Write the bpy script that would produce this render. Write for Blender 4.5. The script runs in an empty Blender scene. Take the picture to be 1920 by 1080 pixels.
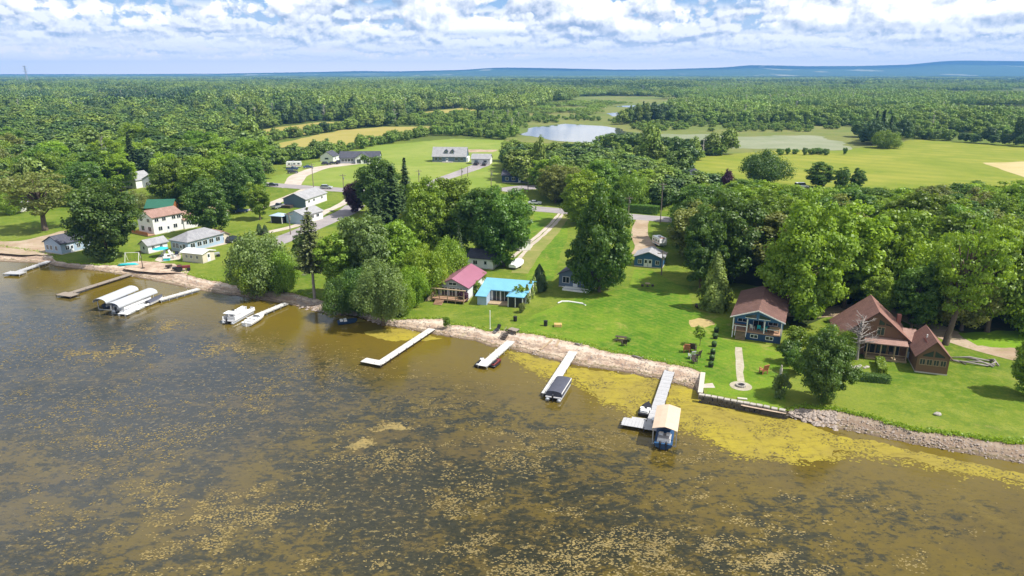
import bpy, math, random
import numpy as np
from mathutils import Vector, Matrix, noise as mnoise
from mathutils.geometry import tessellate_polygon
R=math.radians
rnd=random.Random(7)
rng=np.random.default_rng(11)
sc=bpy.context.scene
col=sc.collection

# ---------------------------------------------------------------- camera geometry (metres)
CAM_H=45.0; FPX=1281.0; HZ=137.0
PITCH=math.atan((540-HZ)/FPX); CP,SP=math.cos(PITCH),math.sin(PITCH)
LAND=1.0
def U(px,py,z=LAND):
    """ground point seen at a pixel of the 1920x1080 photograph"""
    u=(px-960)/FPX; v=(540-py)/FPX
    dz=-SP+v*CP; dy=CP+v*SP
    t=(CAM_H-z)/-dz
    return Vector((u*t,dy*t,z))
def HT(b,ty):
    """height above the land of something standing at pixel b whose top is at row ty"""
    p=U(*b); v=(540-ty)/FPX
    return CAM_H-p.y*(SP-v*CP)/(CP+v*SP)-LAND
def PIX(x,y,z=LAND):
    """photograph pixel of a world point"""
    d=z-CAM_H; yc=y*CP-d*SP; zc=y*SP+d*CP
    return 960+FPX*x/yc, 540-FPX*zc/yc
def WID(b,w):
    p=U(*b); return w*(p.y*CP+(CAM_H-LAND)*SP)/FPX

# ---------------------------------------------------------------- object helpers
def tag(o,label=None,cat=None,group=None,kind=None):
    if label: o['label']=label
    if cat: o['category']=cat
    if group: o['group']=group
    if kind: o['kind']=kind
    return o
def empty(name,loc=(0,0,0),rz=0.0):
    o=bpy.data.objects.new(name,None); o.empty_display_size=.2
    o.location=loc; o.rotation_euler=(0,0,rz); col.objects.link(o); return o
def thing(name,label,cat,loc=(0,0,0),rz=0.0,group=None):
    return tag(empty(name,loc,rz),label,cat,group)
class MB:
    def __init__(s): s.v=[]; s.f=[]
    def add(s,vs,fs):
        o=len(s.v); s.v+= [tuple(v) for v in vs]; s.f+=[tuple(i+o for i in f) for f in fs]; return s
    def box(s,x0,x1,y0,y1,z0,z1):
        return s.add([(x0,y0,z0),(x1,y0,z0),(x1,y1,z0),(x0,y1,z0),(x0,y0,z1),(x1,y0,z1),(x1,y1,z1),(x0,y1,z1)],
          [(3,2,1,0),(4,5,6,7),(0,1,5,4),(1,2,6,5),(2,3,7,6),(3,0,4,7)])
    def obox(s,c,sx,sy,sz,rz=0,ry=0,rx=0):
        M=Matrix.Translation(c)@Matrix.Rotation(rz,4,'Z')@Matrix.Rotation(ry,4,'Y')@Matrix.Rotation(rx,4,'X')
        n=len(s.v); s.box(-sx/2,sx/2,-sy/2,sy/2,-sz/2,sz/2)
        s.v[n:]=[tuple(M@Vector(v)) for v in s.v[n:]]; return s
    def extrude(s,pts,vec):
        n=len(pts); vec=Vector(vec); a=[Vector(p) for p in pts]; b=[p+vec for p in a]
        tri=tessellate_polygon([a])
        fs=[tuple(t) for t in tri]+[tuple(i+n for i in reversed(t)) for t in tri]
        fs+=[(i,(i+1)%n,(i+1)%n+n,i+n) for i in range(n)]
        return s.add(a+b,fs)
    def quad(s,*p): return s.add(p,[tuple(range(len(p)))])
    def tube(s,path,radii,n=8,cap=True):
        path=[Vector(p) for p in path]; base=len(s.v)
        if not hasattr(radii,'__len__'): radii=[radii]*len(path)
        for i,p in enumerate(path):
            d=(path[min(i+1,len(path)-1)]-path[max(i-1,0)])
            if d.length<1e-6: d=Vector((0,0,1))
            d.normalize(); u=d.orthogonal().normalized() if abs(d.z)<.95 else Vector((1,0,0)); 
            u=(u-d*u.dot(d)).normalized(); w=d.cross(u)
            for k in range(n):
                a=2*math.pi*k/n; s.v.append(tuple(p+(u*math.cos(a)+w*math.sin(a))*radii[i]))
        for i in range(len(path)-1):
            for k in range(n):
                a=base+i*n+k; b=base+i*n+(k+1)%n; s.f.append((a,b,b+n,a+n))
        if cap:
            s.f.append(tuple(base+k for k in reversed(range(n)))); e=base+(len(path)-1)*n
            s.f.append(tuple(e+k for k in range(n)))
        return s
    def cyl(s,x,y,z0,z1,r,n=10,r1=None): return s.tube([(x,y,z0),(x,y,z1)],[r,r if r1 is None else r1],n)
    def loft(s,rings,closed=True):
        base=len(s.v); n=len(rings[0])
        for r in rings: s.v+=[tuple(p) for p in r]
        for i in range(len(rings)-1):
            for k in range(n if closed else n-1):
                a=base+i*n+k; b=base+i*n+(k+1)%n; s.f.append((a,b,b+n,a+n))
        s.f.append(tuple(base+k for k in reversed(range(n)))); e=base+(len(rings)-1)*n
        s.f.append(tuple(e+k for k in range(n))); return s
    def ball(s,c,rx,ry,rz,n=10,m=6,jit=0):
        rings=[]
        for i in range(m+1):
            t=math.pi*(i/m) ; t=min(max(t,.02),math.pi-.02)
            rings.append([(c[0]+rx*math.sin(t)*math.cos(2*math.pi*k/n)*(1+jit*(rnd.random()-.5)),c[1]+ry*math.sin(t)*math.sin(2*math.pi*k/n)*(1+jit*(rnd.random()-.5)),c[2]-rz*math.cos(t)*(1+jit*(rnd.random()-.5))) for k in range(n)])
        return s.loft(rings)
    def build(s,name,mat,parent=None,smooth=False,label=None,bevel=0):
        me=bpy.data.meshes.new(name); me.from_pydata(s.v,[],s.f); me.materials.append(mat)
        if smooth: me.polygons.foreach_set('use_smooth',[True]*len(me.polygons))
        me.update()
        o=bpy.data.objects.new(name,me); col.objects.link(o)
        if parent: o.parent=parent
        if label: o['label']=label
        if bevel:
            b=o.modifiers.new('bevel','BEVEL'); b.width=bevel; b.segments=2; b.limit_method='ANGLE'
        return o
def npmesh(name,V,F,mat,tint=None,smooth=False):
    """fast mesh from numpy: V (n,3), F (m,k)"""
    me=bpy.data.meshes.new(name); m,k=F.shape
    me.vertices.add(len(V)); me.vertices.foreach_set('co',np.ascontiguousarray(V,dtype=np.float32).ravel())
    me.loops.add(m*k); me.loops.foreach_set('vertex_index',np.ascontiguousarray(F,dtype=np.int32).ravel())
    me.polygons.add(m); me.polygons.foreach_set('loop_start',np.arange(0,m*k,k,dtype=np.int32))
    if tint is not None:
        a=me.attributes.new('tint','FLOAT','FACE'); a.data.foreach_set('value',np.ascontiguousarray(tint,dtype=np.float32))
    if mat: me.materials.append(mat)
    me.update(calc_edges=True)
    if smooth: me.polygons.foreach_set('use_smooth',np.ones(m,dtype=bool))
    return me
def children(o): return [c for c in bpy.data.objects if c.parent==o]
def copy_tree(o,kids,parent=None):
    """kids: {object:[children]}"""
    c=o.copy(); col.objects.link(c)
    if parent: c.parent=parent
    for k in kids.get(o,[]): copy_tree(k,kids,c)
    return c
def kidmap(o,m=None):
    m={} if m is None else m
    m[o]=list(o.children)
    for k in m[o]: kidmap(k,m)
    return m

# ---------------------------------------------------------------- materials
def newmat(name):
    m=bpy.data.materials.new(name); m.use_nodes=True; nt=m.node_tree; nt.nodes.clear(); return m,nt
class NT:
    def __init__(s,nt): s.t=nt
    def n(s,typ,**k):
        nd=s.t.nodes.new(typ)
        for a,b in k.items(): setattr(nd,a,b)
        return nd
    def l(s,a,b): s.t.links.new(a,b)
    def inp(s,sock,v):
        if isinstance(v,bpy.types.NodeSocket): s.l(v,sock)
        elif v is not None: sock.default_value=v
    def math(s,op,a,b=None,c=None,clamp=False):
        nd=s.n('ShaderNodeMath',operation=op,use_clamp=clamp)
        for i,v in enumerate((a,b,c)):
            if v is not None: s.inp(nd.inputs[i],v)
        return nd.outputs[0]
    def vmath(s,op,a,b=None):
        nd=s.n('ShaderNodeVectorMath',operation=op); s.inp(nd.inputs[0],a)
        if b is not None: s.inp(nd.inputs[1],b)
        return nd.outputs[0]
    def mix(s,f,a,b,blend='MIX'):
        nd=s.n('ShaderNodeMix',data_type='RGBA',blend_type=blend); s.inp(nd.inputs[0],f)
        s.inp(nd.inputs[6],a if isinstance(a,bpy.types.NodeSocket) else (*a,1)[:4]); s.inp(nd.inputs[7],b if isinstance(b,bpy.types.NodeSocket) else (*b,1)[:4])
        return nd.outputs[2]
    def noise(s,vec,scale,detail=4,rough=.55,dist=0,dim='3D'):
        nd=s.n('ShaderNodeTexNoise',noise_dimensions=dim); s.inp(nd.inputs['Vector'],vec); nd.inputs['Scale'].default_value=scale
        nd.inputs['Detail'].default_value=detail; nd.inputs['Roughness'].default_value=rough; nd.inputs['Distortion'].default_value=dist
        return nd.outputs[0]
    def ramp(s,f,a,b,lo=0.,hi=1.):
        nd=s.n('ShaderNodeMapRange',interpolation_type='SMOOTHSTEP'); s.inp(nd.inputs[0],f)
        for i,v in ((1,a),(2,b),(3,lo),(4,hi)): s.inp(nd.inputs[i],v)
        return nd.outputs[0]
    def xyz(s,v):
        nd=s.n('ShaderNodeSeparateXYZ'); s.inp(nd.inputs[0],v); return nd.outputs
    def comb(s,x,y,z):
        nd=s.n('ShaderNodeCombineXYZ'); s.inp(nd.inputs[0],x); s.inp(nd.inputs[1],y); s.inp(nd.inputs[2],z); return nd.outputs[0]
    def pos(s): return s.n('ShaderNodeNewGeometry').outputs['Position']
    def obj(s): return s.n('ShaderNodeTexCoord').outputs['Object']
    def bump(s,h,st,d):
        nd=s.n('ShaderNodeBump'); nd.inputs['Strength'].default_value=st; nd.inputs['Distance'].default_value=d; s.inp(nd.inputs['Height'],h); return nd.outputs[0]
    def princ(s,colr,rough=.7,spec=.3,metal=0,normal=None,ior=None):
        p=s.n('ShaderNodeBsdfPrincipled'); s.inp(p.inputs['Base Color'],colr if isinstance(colr,bpy.types.NodeSocket) else (*colr,1)[:4])
        s.inp(p.inputs['Roughness'],rough); s.inp(p.inputs['Specular IOR Level'],spec); p.inputs['Metallic'].default_value=metal
        if ior: p.inputs['IOR'].default_value=ior
        if normal is not None: s.l(normal,p.inputs['Normal'])
        o=s.n('ShaderNodeOutputMaterial'); s.l(p.outputs[0],o.inputs[0]); return p
def paint(name,c,rough=.6,spec=.3,metal=0,var=.18,scale=1.2):
    """plain surface with gentle wear so that nothing is perfectly uniform"""
    m,t=newmat(name); k=NT(t); p=k.obj()
    a=k.noise(p,scale,5,.6); b=k.noise(p,scale*9,3,.6)
    f=k.math('MULTIPLY_ADD',k.math('ADD',a,b),var*1.6,1-var*1.6)
    cc=k.mix(1.0,(*c,1),k.comb(f,f,f),'MULTIPLY')
    k.princ(cc,rough,spec,metal); return m
def siding(name,c,pitch=.2,rough=.6,vert=False,var=.12):
    m,t=newmat(name); k=NT(t); p=k.obj(); x=k.xyz(p)
    if vert: ax=k.math('ADD',x[0],x[1])
    else: ax=x[2]
    w=k.math('FRACT',k.math('DIVIDE',ax,pitch))
    h=k.ramp(w,.0,.14)
    a=k.noise(p,.8,5,.6); f=k.math('MULTIPLY_ADD',a,var*2,1-var)
    g=k.math('MULTIPLY',f,k.math('MULTIPLY_ADD',h,.18,.82))
    cc=k.mix(1.0,(*c,1),k.comb(g,g,g),'MULTIPLY')
    k.princ(cc,rough,.3,0,k.bump(h,.5,.02)); return m
def shingle(name,c,c2,rough=.85):
    m,t=newmat(name); k=NT(t); p=k.obj()
    b=k.n('ShaderNodeTexBrick'); b.inputs['Scale'].default_value=1.0
    k.l(p,b.inputs['Vector']); b.inputs['Brick Width'].default_value=.6; b.inputs['Row Height'].default_value=.25; b.inputs['Mortar Size'].default_value=.012
    b.inputs['Color1'].default_value=(*c,1); b.inputs['Color2'].default_value=(*c2,1); b.inputs['Mortar'].default_value=(c[0]*.6,c[1]*.6,c[2]*.6,1)
    n=k.noise(p,.7,6,.65); f=k.math('MULTIPLY_ADD',n,.7,.65)
    cc=k.mix(1.0,b.outputs[0],k.comb(f,f,f),'MULTIPLY')
    k.princ(cc,rough,.2,0,k.bump(k.noise(p,14,3),.35,.02)); return m
def metalroof(name,c,pitch=.45,axis=0):
    m,t=newmat(name); k=NT(t); p=k.obj(); x=k.xyz(p)
    w=k.math('FRACT',k.math('DIVIDE',x[axis],pitch)); h=k.ramp(k.math('ABSOLUTE',k.math('SUBTRACT',w,.5)),.42,.47)
    n=k.noise(p,.6,5,.6); f=k.math('MULTIPLY_ADD',n,.35,.83)
    cc=k.mix(1.0,(*c,1),k.comb(f,f,f),'MULTIPLY')
    k.princ(cc,.38,.4,.0,k.bump(h,.6,.03)); return m
M={}
M['white']=paint('white_paint',(.78,.78,.76),.5); M['white_siding']=siding('white_siding',(.78,.78,.76))
M['cream']=siding('cream_siding',(.62,.56,.44)); M['grey_siding']=siding('grey_siding',(.36,.39,.43))
M['blue_siding']=siding('blue_siding',(.045,.13,.26)); M['slate_siding']=siding('slate_siding',(.12,.17,.24))
M['pale_blue']=siding('pale_blue_siding',(.36,.46,.58)); M['dark_blue']=paint('dark_blue_paint',(.025,.06,.13))
M['brown_siding']=siding('brown_siding',(.17,.095,.055),.22); M['log']=siding('log_wood',(.36,.13,.05),.25)
M['brick']=paint('brick',(.28,.12,.09),.85)
M['grey_shingle']=shingle('grey_shingles',(.30,.30,.31),(.24,.24,.26)); M['dark_shingle']=shingle('dark_shingles',(.06,.065,.085),(.09,.09,.11))
M['brown_shingle']=shingle('brown_shingles',(.20,.105,.085),(.26,.14,.11)); M['umber_shingle']=shingle('umber_shingles',(.125,.068,.058),(.175,.10,.08)); M['tan_shingle']=shingle('tan_shingles',(.33,.21,.17),(.28,.17,.14))
M['pale_shingle']=shingle('pale_shingles',(.34,.34,.35),(.29,.29,.30))
M['red_metal']=metalroof('red_metal_roof',(.31,.125,.18),.45,1); M['teal_metal']=metalroof('teal_metal_roof',(.16,.40,.57),.45,0)
M['green_metal']=metalroof('green_metal_roof',(.03,.125,.08),.4,0)
M['glass']=paint('window_glass',(.02,.03,.04),.08,.6,0,.1); M['door_white']=paint('door_white',(.7,.72,.74),.45)
M['wood']=paint('weathered_wood',(.26,.22,.18),.8,.2,0,.3,2); M['deck_wood']=paint('deck_wood',(.37,.23,.15),.7,.2,0,.25,2)
M['dark_wood']=paint('dark_wood',(.06,.045,.035),.8); M['tan_wood']=paint('tan_wood',(.36,.27,.17),.8,.2,0,.3,2)
M['grey_metal']=paint('grey_metal',(.45,.46,.48),.35,.5,.7,.15); M['alu']=paint('aluminium',(.62,.64,.66),.35,.5,.5,.15)
M['black']=paint('black_plastic',(.018,.018,.022),.4,.4); M['rubber']=paint('rubber',(.02,.02,.02),.8)
M['canopy_grey']=paint('canopy_vinyl_grey',(.44,.46,.49),.5,.3,0,.3,.8); M['canopy_beige']=paint('canopy_vinyl_beige',(.56,.43,.32),.55,.3,0,.2,.8)
M['navy']=paint('navy_cover',(.03,.045,.09),.7); M['charcoal']=paint('charcoal_cover',(.075,.08,.105),.75,.2,0,.4,1.5)
M['blue_hull']=paint('blue_hull',(.03,.085,.19),.25,.5); M['white_gel']=paint('white_gelcoat',(.80,.80,.80),.22,.5,0,.1)
M['grey_deck']=paint('grey_marine_deck',(.40,.40,.41),.7); M['red']=paint('red_paint',(.38,.03,.025),.4); M['maroon']=paint('maroon_paint',(.16,.03,.03),.5)
M['teal']=paint('teal_fabric',(.03,.42,.45),.6); M['yellow']=paint('yellow_straw',(.5,.34,.12),.8); M['orange']=paint('orange_plastic',(.55,.12,.03),.5)
M['stone']=paint('stone',(.38,.35,.31),.9,.2,0,.4,1.5); M['concrete']=paint('concrete',(.50,.46,.39),.9,.2,0,.25,1)
M['silver_car']=paint('silver_car',(.42,.44,.46),.25,.5,.3,.08); M['white_car']=paint('white_car',(.75,.76,.77),.25,.5,0,.08)
M['dark_car']=paint('dark_car',(.03,.035,.045),.2,.5,0,.08); M['blue_car']=paint('blue_car',(.04,.07,.18),.2,.5,0,.08); M['red_car']=paint('red_car',(.25,.03,.03),.25,.5,0,.08)
M['pole']=paint('pole_wood',(.22,.18,.145),.85,.2,0,.3,2); M['bark']=paint('bark',(.13,.10,.075),.9,.1,0,.45,2.5); M['dead_wood']=paint('dead_wood',(.27,.245,.225),.9,.1,0,.3,2)
M['dead_pale']=paint('dead_pale',(.42,.39,.35),.9,.1,0,.3,2)
M['straw']=paint('dry_grass_pile',(.36,.28,.12),.95,.2,0,.5,1.5)
M['tarp']=paint('white_tarp',(.8,.8,.79),.6)
M['dock_white']=paint('dock_white',(.52,.51,.48),.75,.2,0,.5,1.3)
M['terracotta']=paint('terracotta',(.40,.15,.08),.7)
def foliage(name,lo,hi,hue=.03,trans=.42):
    m,t=newmat(name); k=NT(t)
    a=k.n('ShaderNodeAttribute',attribute_name='tint').outputs['Fac']
    oi=k.n('ShaderNodeObjectInfo').outputs['Random']
    f=k.math('ADD',k.math('MULTIPLY',a,.75),k.math('MULTIPLY',oi,.25),clamp=True)
    c=k.mix(f,lo,hi)
    hs=k.n('ShaderNodeHueSaturation'); k.inp(hs.inputs['Hue'],k.math('MULTIPLY_ADD',oi,hue*.8,.5-hue*.05)); k.inp(hs.inputs['Value'],k.math('MULTIPLY_ADD',k.math('FRACT',k.math('MULTIPLY',oi,7.3)),.45,.95)); k.l(c,hs.inputs['Color'])
    d=k.n('ShaderNodeBsdfDiffuse'); tr=k.n('ShaderNodeBsdfTranslucent'); k.l(hs.outputs[0],d.inputs[0])
    tc=k.mix(1.0,hs.outputs[0],(1.25,1.2,.5,1),'MULTIPLY'); k.l(tc,tr.inputs[0])
    mx=k.n('ShaderNodeMixShader'); mx.inputs[0].default_value=trans; k.l(d.outputs[0],mx.inputs[1]); k.l(tr.outputs[0],mx.inputs[2])
    g=k.n('ShaderNodeBsdfGlossy'); g.inputs['Roughness'].default_value=.5; g.inputs['Color'].default_value=(.8,.85,.8,1)
    m2=k.n('ShaderNodeMixShader'); m2.inputs[0].default_value=.035; k.l(mx.outputs[0],m2.inputs[1]); k.l(g.outputs[0],m2.inputs[2])
    o=k.n('ShaderNodeOutputMaterial'); k.l(m2.outputs[0],o.inputs[0]); return m
M['leaf']=foliage('leaves_green',(.090,.155,.012),(.26,.345,.028))
M['leaf_dark']=foliage('leaves_dark',(.050,.105,.016),(.145,.225,.028))
M['leaf_bright']=foliage('leaves_bright',(.13,.21,.012),(.30,.39,.028))
M['leaf_grey']=foliage('leaves_greyish',(.09,.135,.034),(.21,.27,.07))
M['leaf_olive']=foliage('leaves_olive',(.11,.13,.028),(.26,.27,.065))
M['leaf_conifer']=foliage('needles_dark',(.03,.058,.018),(.075,.115,.03),.02,.1)
M['leaf_conifer2']=foliage('needles_olive',(.06,.08,.02),(.13,.15,.04),.02,.1)
M['leaf_cedar']=foliage('needles_cedar',(.10,.145,.018),(.22,.26,.04),.02,.15)
M['leaf_purple']=foliage('leaves_purple',(.030,.010,.022),(.08,.028,.052),.01,.15)
M['leaf_mid']=foliage('leaves_midgreen',(.055,.125,.012),(.165,.285,.028),.0)
M['leaf_far']=foliage('leaves_far',(.066,.115,.022),(.15,.205,.036),.03,.15)
M['leaf_far_light']=foliage('leaves_far_light',(.12,.175,.028),(.23,.28,.046),.03,.15)
M['leaf_far_dark']=foliage('leaves_far_dark',(.04,.078,.024),(.085,.135,.034),.02,.15)
M['leaf_far2']=foliage('leaves_marsh',(.105,.165,.022),(.20,.265,.036),.03,.15)
SKY=.10; SUN=4.9; EXPO=.50; HAZE=.9e-4; THR=.838
# ---------------------------------------------------------------- setting: land, shore, water
WATER_EDGE=[(-500,470),(-200,482),(0,492),(90,495),(105,499),(150,505),(175,507),(235,517),(300,531),(350,541),(425,554),(456,557),(468,560),(537,571),(592,584),(619,591),(667,592),(708,607),(735,612),(760,617),(834,632),(889,640),(923,652),(952,655),(1019,672),(1082,687),(1160,697),(1240,712),(1303,732),(1312,748),(1382,762),(1475,779),(1525,797),(1582,807),(1684,827),(1765,843),(1920,872),(2200,925),(2600,1000)]
LAWN_EDGE=[(-500,440),(-200,452),(0,462),(60,470),(98,480),(108,490),(150,495),(185,497),(225,496),(255,494),(320,503),(350,514),(380,523),(420,529),(470,541),(530,548),(565,553),(600,563),(660,577),(715,597),(745,599),(790,598),(830,597),(848,609),(880,611),(920,621),(960,620),(1000,627),(1060,638),(1100,648),(1160,663),(1200,671),(1250,681),(1285,688),(1316,699),(1320,738),(1382,750),(1470,771),(1500,764),(1533,766),(1600,778),(1643,787),(1708,807),(1806,819),(1920,834),(2200,884),(2600,955)]
def lerp_poly(P,x):
    for (a,b) in zip(P,P[1:]):
        if a[0]<=x<=b[0]: return a[1]+(b[1]-a[1])*(x-a[0])/max(b[0]-a[0],1e-6)
    return P[-1][1] if x>P[-1][0] else P[0][1]
def fb(x,y,s,o=4):
    return mnoise.fractal(Vector((x*s,y*s,3.7)),1.0,2.0,o)
def nat_edge(px):
    """lawn edge with a ragged turf outline"""
    p=U(px,lerp_poly(LAWN_EDGE,px),1.0)
    if 1312<px<1476: return p
    w=.55*fb(p.x,p.y,.45)+.25*fb(p.x+50,p.y,1.6)
    return Vector((p.x+.44*w,p.y+.9*w,p.z))
XS=[-500+2.5*i for i in range(int(3100/2.5)+1)]
lawn_pts=[nat_edge(x) for x in XS]; wat_pts=[U(x,lerp_poly(WATER_EDGE,x),0.0) for x in XS]
# land
m,t=newmat('grass_land'); k=NT(t); P=k.pos(); X=k.xyz(P)
n1=k.noise(P,.035,5,.6); n2=k.noise(P,.35,5,.65); n3=k.noise(P,3.0,4,.7)
g=k.mix(k.ramp(n1,.35,.65),(.095,.158,.012),(.17,.21,.028)); g=k.mix(k.ramp(n2,.45,.72,0,.8),g,(.20,.23,.04)); g=k.mix(k.ramp(n3,.42,.68,0,.35),g,(.035,.09,.008))
g=k.mix(k.ramp(k.noise(P,.95,7,.72,.3),.48,.66,0,.6),g,(.21,.225,.03)); g=k.mix(k.ramp(k.noise(k.vmath('ADD',P,(31,7,0)),.22,6,.7,.5),.50,.68,0,.55),g,(.045,.11,.010)); worn=k.ramp(k.noise(P,.12,6,.7,.6),.60,.74,0,.6); g=k.mix(worn,g,(.28,.22,.085))
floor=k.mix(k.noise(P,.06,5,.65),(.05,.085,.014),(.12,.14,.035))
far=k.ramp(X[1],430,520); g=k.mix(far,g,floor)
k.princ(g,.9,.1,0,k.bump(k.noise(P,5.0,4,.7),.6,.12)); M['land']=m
mb=MB(); far_y=1500; fx=1800
ring=[tuple(p) for p in lawn_pts]+[(fx,lawn_pts[-1].y,1.0),(fx,far_y,1.0),(-fx,far_y,1.0),(-fx,lawn_pts[0].y,1.0)]
mb.add(ring,[tuple(tr) for tr in tessellate_polygon([[Vector(p) for p in ring]])])
B=13600
for (x0,x1,y0,y1) in ((-B,-fx,-600,far_y),(fx,B,-600,far_y),(-B,B,far_y,B)): mb.quad((x0,y0,1),(x1,y0,1),(x1,y1,1),(x0,y1,1))
ground=tag(mb.build('ground',M['land']),'green lawns and woodland floor behind the lake shore','ground',kind='structure')
for pl in ground.data.polygons:
    if pl.normal.z<0: pl.flip()
# beach
m,t=newmat('beach_sand'); k=NT(t); P=k.pos(); X=k.xyz(P)
n1=k.noise(P,.5,6,.65); n2=k.noise(P,3.2,5,.7)
c=k.mix(k.ramp(n1,.40,.60),(.36,.255,.185),(.50,.40,.30)); c=k.mix(k.ramp(n2,.5,.72,0,.75),c,(.20,.135,.10)); c=k.mix(k.ramp(k.noise(P,7,3,.6),.6,.75,0,.7),c,(.62,.56,.49))
c=k.mix(k.ramp(k.noise(P,.22,5,.7,.8),.62,.75,0,.6),c,(.16,.17,.05))
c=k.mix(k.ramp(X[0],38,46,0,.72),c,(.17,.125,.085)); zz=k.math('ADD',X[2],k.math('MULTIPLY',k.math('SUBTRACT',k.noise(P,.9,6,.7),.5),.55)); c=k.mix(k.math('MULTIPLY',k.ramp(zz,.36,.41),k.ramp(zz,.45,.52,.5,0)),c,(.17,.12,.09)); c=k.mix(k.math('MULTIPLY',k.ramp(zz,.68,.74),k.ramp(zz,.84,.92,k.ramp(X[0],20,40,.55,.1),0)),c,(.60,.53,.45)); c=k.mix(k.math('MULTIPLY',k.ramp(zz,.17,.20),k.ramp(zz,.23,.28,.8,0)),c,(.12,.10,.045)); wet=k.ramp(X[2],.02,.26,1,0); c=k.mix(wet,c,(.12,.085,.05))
k.princ(c,k.ramp(X[2],.0,.2,.45,.95),.25,0,k.bump(n2,.8,.15)); M['sand']=m
mb=MB(); K=[(-.35,-.95),(0,-.07),(.12,.11),(.28,.28),(.45,.42),(.62,.62),(.8,.84),(1.0,.975),(1.25,.93)]
rows=len(K)
for i,x in enumerate(XS):
    a,b=wat_pts[i],lawn_pts[i]; d=(b-a); d.z=0; L=max(d.length,1.2); dn=d.normalized() if d.length>.2 else Vector((.44,.9,0))
    for (f,z) in K:
        q=a+dn*(L*f) if f>=0 else a-dn*2.2
        zz=z+(.07*fb(q.x,q.y,.6)*(1 if 0<f<.95 else 0))
        w=.35*fb(q.x+9,q.y,.5) if abs(f)<.05 else 0
        mb.v.append((q.x+.44*w,q.y+.9*w,zz))
for i in range(len(XS)-1):
    for j in range(rows-1):
        a=i*rows+j; mb.f.append((a,a+rows,a+rows+1,a+1))
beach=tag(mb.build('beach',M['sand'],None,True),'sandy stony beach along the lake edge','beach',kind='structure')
# lake
m,t=newmat('lake_water'); k=NT(t); P=k.pos(); X=k.xyz(P)
off=k.math('SUBTRACT',k.math('MULTIPLY_ADD',X[0],-.44,k.math('MULTIPLY',X[1],-.9)),-98.0)   # metres out from the shore line
big=k.noise(P,.028,5,.6,.5); mid=k.noise(P,.11,6,.65,.8)
shal=k.ramp(off,6,24,1,0); bed=k.mix(k.ramp(big,.38,.62),(.105,.076,.012),(.084,.062,.020)); bed=k.mix(k.ramp(mid,.52,.70,0,.6),bed,(.135,.10,.020))
st=k.comb(k.math('MULTIPLY',X[0],.70),X[1],0.0)
reg=k.ramp(k.math('ADD',k.math('MULTIPLY',k.noise(st,.030,5,.62,.4),.65),k.math('MULTIPLY',k.noise(k.vmath('ADD',st,(60,9,0)),.12,4,.6,.5),.35)),.36,.57); dens=k.math('MULTIPLY',k.ramp(off,7,30),k.math('MULTIPLY_ADD',reg,.85,.15))
bed=k.mix(k.ramp(k.noise(st,.9,6,.7,.3),.45,.75,0,.55),bed,(.05,.042,.018)); wd=k.noise(st,.62,8,.72,.35); weed=k.ramp(k.math('MULTIPLY_ADD',dens,.20,wd),.59,.70); bed=k.mix(k.math('MULTIPLY',weed,.88),bed,(.024,.026,.015))
w2=k.noise(st,2.0,5,.70,.15); weed2=k.ramp(k.math('MULTIPLY_ADD',dens,.15,w2),.61,.68); bed=k.mix(k.math('MULTIPLY',weed2,.8),bed,(.018,.020,.012))
w3=k.noise(k.vmath('ADD',st,(17,5,0)),1.9,5,.7,.2); top=k.ramp(k.math('MULTIPLY_ADD',dens,.12,w3),.69,.74); bed=k.mix(k.math('MULTIPLY',top,.7),bed,(.26,.20,.075))
ruff_sheen=k.math('MULTIPLY',k.math('MULTIPLY',k.ramp(X[0],5,-70),k.ramp(off,10,26)),k.ramp(k.noise(P,.03,4,.6),.3,.6,.4,1.0))
bed=k.mix(k.math('MULTIPLY',shal,.55),bed,(.16,.115,.008)); bed=k.mix(k.math('MULTIPLY',ruff_sheen,.42),bed,(.060,.066,.076)); rip=k.noise(k.comb(k.math('MULTIPLY_ADD',X[0],.5,k.math('MULTIPLY',X[1],.25)),k.math('MULTIPLY_ADD',X[1],1.2,k.math('MULTIPLY',X[0],.35)),0.0),.9,5,.6,.4)  # grey-blue tint paints sky reflection into the bed colour on the left
pr=k.princ(bed,k.math('MULTIPLY_ADD',ruff_sheen,.16,.07),k.math('MULTIPLY_ADD',ruff_sheen,.65,.45),0,k.bump(rip,.13,.25),1.33); M['water']=m
mb=MB().quad((-4000,-600,0),(4000,-600,0),(4000,300,0),(-4000,300,0))
tag(mb.build('lake_water',M['water']),'shallow brown lake full of dark weed','lake',kind='structure')

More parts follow.
